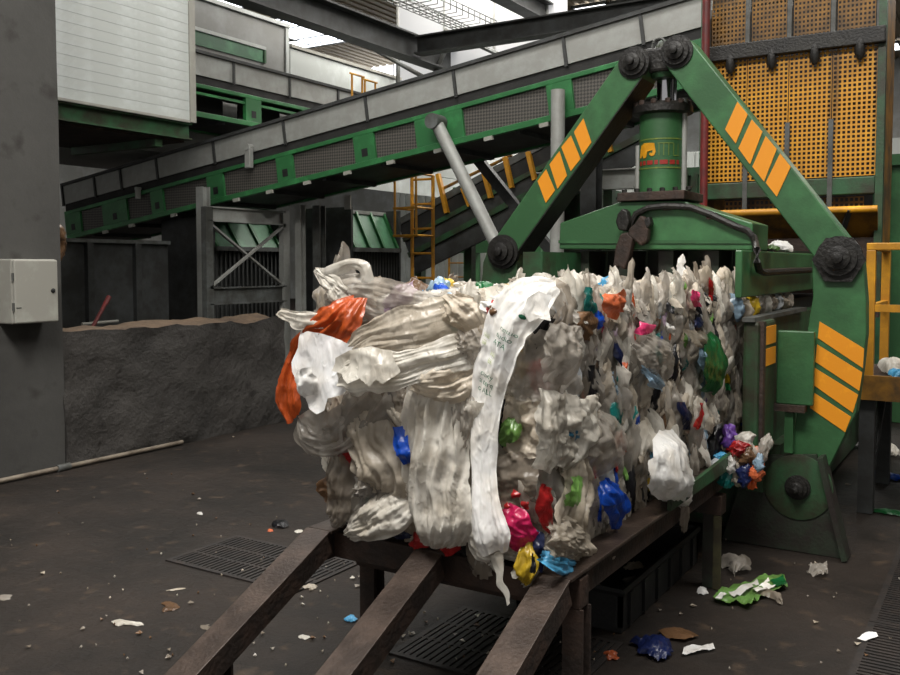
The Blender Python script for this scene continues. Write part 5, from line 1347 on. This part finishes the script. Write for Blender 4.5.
# ------------------------------------------------------------------ scraps beside the bale and litter
def scrap(label, col, c, s, asp=1.3, dep=0.35, i=0, up=(0, 0, 1), yaw=0.0, name='film_scrap', group=None, cat='plastic scrap', along=None):
    za = Vector(up).normalized()
    xa = (Vector((1, 0, 0)) - za * za.x).normalized() if abs(za.x) < 0.9 else Vector((0, 1, 0)); ya = za.cross(xa)
    xa, ya = rot2(xa, ya, yaw)
    c = Vector(c)
    o = film_obj(name, i % 36, col, frame(xa, ya, za, c, s, s * asp, s * dep))
    return tag(o, label, cat, group)
def floor_scrap(label, col, px, py, s, asp=1.3, i=0, yaw=0.0, dep=0.22, **kw):
    p = gz(px, py, 0.0)
    zmin = min(v[2] for v in POOL[i % 36][0]) * s * dep
    return scrap(label, col, (p.x, p.y, -zmin + 0.002), s, asp, dep, i, yaw=yaw, **kw)
G = 'film scraps heaped at the table end'
for k, (lab, col, px, py, s, asp, i) in enumerate((
    ('purple film scrap in the heap by the baler foot', 'purple', 731, 437, .13, 1.1, 3), ('red orange strip in the heap by the baler foot', 'red', 733, 452, .13, 0.7, 5),
    ('black film in the heap by the baler foot', 'black', 714, 444, .18, 1.3, 7), ('orange printed wrapper drooping from the heap', 'orange', 752, 468, .17, 1.4, 9),
    ('white net like film at the top of the heap', 'white', 745, 444, .15, 0.9, 11), ('pale grey film drape on the right of the heap', 'grey', 763, 450, .09, 2.0, 13),
    ('cyan scrap at the left bottom of the heap', 'cyan', 722, 460, .09, 1.0, 15), ('beige film at the bottom of the heap', 'beige', 738, 470, .16, 1.0, 17),
    ('dark teal scrap under the heap', 'teal', 728, 472, .14, 1.2, 19), ('silver film scrap at the bottom left of the heap', 'silver', 716, 468, .1, 1.0, 21), ('brown film scrap in the middle of the heap', 'brown', 748, 456, .12, 1.0, 23), ('scarlet strip on top of the brown film in the heap', 'red', 739, 448, .11, 0.7, 24), ('navy film tuck low in the heap', 'navy', 745, 474, .12, 1.2, 25), ('bright orange scrap at the tip of the heap', 'tangerine', 757, 474, .1, 0.8, 26), ('white film shred low in the heap', 'bright', 731, 464, .08, 1.2, 27), ('pale blue shred at the right of the heap', 'pale_blue', 759, 462, .07, 1.4, 28))):
    p = gy(px, py, 4.98 - 0.01 * k)
    scrap(lab, col, p, s, asp, 0.6, i, up=(0.35, -1, 0.25), yaw=cr.uniform(-.5, .5), group=G)
# drape hanging in the gap under the table
scrap('thin grey film hanging under the table rail', 'taupe', gx(684, 515, -1.3), .1, 2.3, .3, 4, up=(1, -.4, 0))
# film caught in the press slot
ORD = ('nearest', 'second', 'third', 'fourth', 'fifth', 'sixth', 'seventh', 'eighth', 'ninth')
for k in range(9):
    y = 5.3 + k * 0.17
    col = ('pale_blue', 'beige', 'yellow', 'grey', 'white', 'taupe', 'silver', 'beige', 'grey')[k]
    scrap('%s crumpled film in the press slot, %s to the bale' % (col.replace('_', ' '), ORD[k]), col, (-1.34, y, zw + 0.08), .17, 1.0, .5, k * 3, up=(1, -.2, .3), yaw=k, group='film squeezed in the press slot')
scrap('green and white film scrap lying on the side beam', 'bright', gx(782, 246, -1.37) , .17, 0.8, .4, 6, up=(0.3, -0.5, 1))
scrap('small lime scrap beside the white scrap on the side beam', 'lime', gx(774, 248, -1.35), .09, 0.8, .4, 8, up=(0.3, -0.5, 1))
scrap('white film sticking up behind the bale top', 'bright', (-1.72, 5.45, 1.72), .08, 2.2, .4, 2, up=(0.2, -1, 0))
scrap('brownish rag bundle hanging on the edge of the tall concrete wall', 'brown', V(WX - 0.2, yp + 0.1, gx(66, 240, WX - 0.2).z), .3, 1.3, .5, 7, up=(0.3, 1, 0.2), name='rag', cat='rag')
# platform litter
scrap('blue film lying on the guard platform', 'cyan', (gxx + .16, YG + .12, zpl + 0.02), .16, 1.2, .45, 10, up=(0, -.3, 1))
scrap('white bag lying on the guard platform', 'white', (gxx + .1, YG + .5, zpl + 0.04), .2, 1.2, .6, 12, up=(0, -.3, 1))
for (lab, col, px, py, s, asp, i, yaw, nm, dep) in (
    ('grey film scrap behind the green wrapper', 'grey', 737, 570, .2, 1.2, 8, 0.4, 'film_scrap', .5),
    ('thin white twisted scrap left of the grey scrap', 'white', 722, 565, .11, 1.6, 9, 1.3, 'film_scrap', .3),
    ('grey clear scrap in front of the green wrapper', 'taupe', 770, 599, .15, 1.4, 10, 0.9, 'film_scrap', .3),
    ('white crumpled tissue at the foot of the table leg', 'bright', 702, 593, .07, 1.2, 11, 0.3, 'tissue', .5),
    ('dark blue clear film by the bottom edge', 'navy', 655, 652, .2, 1.1, 15, 0.6, 'film_scrap', .4),
    ('green film strip at the right edge of the floor', 'green', 890, 514, .13, 2.0, 17, 1.6, 'film_scrap', .3),
    ('white bag on the floor under the guard platform', 'white', 887, 455, .26, 1.0, 18, 0.6, 'plastic_bag', .5),
    ('blue film heap on the floor beside the guard platform', 'blue', 886, 478, .24, 1.1, 19, 1.2, 'film_scrap', .4),
    ('tan cardboard scrap on the open floor', 'brown', 170, 607, .1, 1.4, 20, 0.8, 'paper_scrap', .12),
    ('white forked paper scrap on the open floor', 'white', 128, 624, .09, 1.8, 21, 1.9, 'paper_scrap', .2),
    ('grey green paper flake near the left ramp', 'taupe', 206, 628, .06, 1.2, 22, 1.2, 'paper_scrap', .1),
    ('thin tan strip above the cardboard scrap', 'beige', 176, 590, .035, 3, 23, 2.6, 'paper_scrap', .2),
    ('pale flat scrap at the left edge of the floor', 'grey', 5, 598, .07, 1.4, 24, 1.2, 'paper_scrap', .1),
    ('white scrap far out on the open floor', 'bright', 200, 514, .05, 1.6, 25, 1.0, 'paper_scrap', .2),
    ('black rag scrap beside the floor grating', 'black', 281, 526, .14, 1.0, 26, 1.0, 'rag', .3),
    ('orange scrap next to the black rag scrap', 'tangerine', 270, 531, .06, 1.0, 27, 1.0, 'paper_scrap', .2),
    ('white scrap right of the black rag scrap', 'white', 299, 532, .07, 1.0, 28, 0.5, 'paper_scrap', .2),
    ('blue scrap beside the table leg under the bale', 'cyan', 351, 620, .07, 1.0, 29, 0.5, 'film_scrap', .5),
    ('white flat scrap left of the table leg', 'white', 304, 638, .06, 1.0, 30, 1.6, 'paper_scrap', .2),
    ('white lump between the left ramp and the table leg', 'beige', 310, 588, .08, 1.0, 31, 1.6, 'paper_scrap', .3),
    ('dark lump beside the left ramp on the floor', 'black', 228, 624, .05, 1.0, 32, .6, 'rag', .7),
    ('orange pink scrap on the grating by the right ramp', 'tangerine', 611, 657, .08, 1.0, 33, .6, 'paper_scrap', .3)):
    o = floor_scrap(lab, col, px, py, s, asp, i, yaw, dep, name=nm)
    if lab.startswith('white printed panel'): o.location.z += 0.045
for k in range(4):
    scrap('%s film scrap in the black tray, %s to the ramps' % (('white', 'taupe', 'grey', 'beige')[k], ORD[k]), ('white', 'taupe', 'grey', 'beige')[k], (-1.66 - .1 * (k % 2), 4.12 + .22 * k, 0.06), .11, 1.2, .4, k, yaw=k, group='film scraps in the black tray')
a = Vector((RX[0], Y0 + 0.01, ZT)); 
scrap('white flake stuck on the left ramp', 'paper', gx(293, 579, RX[0]), .035, 1.6, .1, 3, up=(0, -.4, 1), yaw=.5)
def floor_sheet(name, col, poly, label, cat, amp=0.012, seed=1, z=0.012):
    o = poly_sheet(name, col, 'G', [(x, y, z) for x, y in poly], None, amp, seed, 4, 14.0, 'top')
    return tag(o, label, cat)
wr = floor_sheet('wrapper', 'lime', [(713, 598), (722, 590), (745, 583), (768, 578), (783, 576), (788, 586), (775, 592), (760, 597), (749, 608), (738, 603), (722, 602)], 'green and white product wrapper on the floor by the table leg', 'wrapper', 0.02, 4, 0.022)
for k, pl in enumerate(([(728, 595), (742, 588), (757, 581), (759, 585), (746, 592), (734, 598)], [(752, 590), (762, 585), (768, 580), (771, 585), (776, 587), (766, 591), (757, 594)], [(715, 597), (722, 592), (727, 594), (722, 599)])):
    o = poly_sheet('white_print', 'bright', 'G', [(x, y, 0.036) for x, y in pl], None, 0.014, 7 + k, 3, 14.0, wr)
poly_sheet('dark_print', 'green', 'G', [(770, 580, .036), (783, 577, .036), (787, 585, .036), (775, 588, .036)], None, 0.014, 5, 3, 14.0, wr)
floor_sheet('paper_strip', 'paper', [(682, 655), (684, 648), (698, 646), (713, 644), (715, 649), (700, 652)], 'white paper strip near the bottom edge', 'paper strip', 0.008, 2)
floor_sheet('paper_strip', 'paper', [(857, 639), (865, 634), (876, 633), (878, 637), (866, 641)], 'white paper strip on the right floor grating', 'paper strip', 0.008, 3, 0.016)
floor_sheet('paper_scrap', 'brown', [(658, 631), (674, 627), (690, 632), (699, 636), (684, 641), (668, 638)], 'tan paper scrap lying in front of the tray', 'paper scrap', 0.006, 5)
floor_sheet('film_scrap', 'grey', [(806, 572), (815, 567), (827, 566), (828, 574), (823, 581), (816, 576)], 'clear pointed film flake at the toe of the baler foot', 'plastic scrap', 0.03, 6)
# fine fragments strewn over the floor
b = MB(); cols2 = ['white', 'grey', 'beige', 'taupe', 'brown', 'cyan', 'tangerine']
for k in range(260):
    if cr.random() < 0.6: px, py = cr.uniform(0, 900), 420 + 255 * cr.random() ** 0.8
    else: px, py = cr.gauss(420, 160), cr.uniform(560, 690)
    p = gz(px, py)
    if p.x < WX + 0.1: continue
    s = 0.003 + 0.010 * cr.random() ** 3; t = cr.uniform(0, 3.14)
    a = V(math.cos(t), math.sin(t), 0) * s * cr.uniform(.8, 2.2); c = V(-math.sin(t), math.cos(t), 0) * s
    h = V(0, 0, 0.004); p = p + h * 0.3 + V(0, 0, 0.008)
    b.add([p - a - c, p + a - c + h, p + a * .7 + c, p - a * .6 + c * 1.2 + h * 2, p * 1.0 - V(0, 0, .008)], [(0, 1, 2, 3), (0, 4, 1), (1, 4, 2), (2, 4, 3), (3, 4, 0)], cr.choice((0, 1, 1, 2, 2, 3, 3, 3, 4, 4, 4, 3)))
o = b.build('floor_fragments', [FM[c] for c in cols2], recalc=False)
tag(o, 'tiny pale plastic fragments strewn over the dark floor', 'debris', kind='stuff')
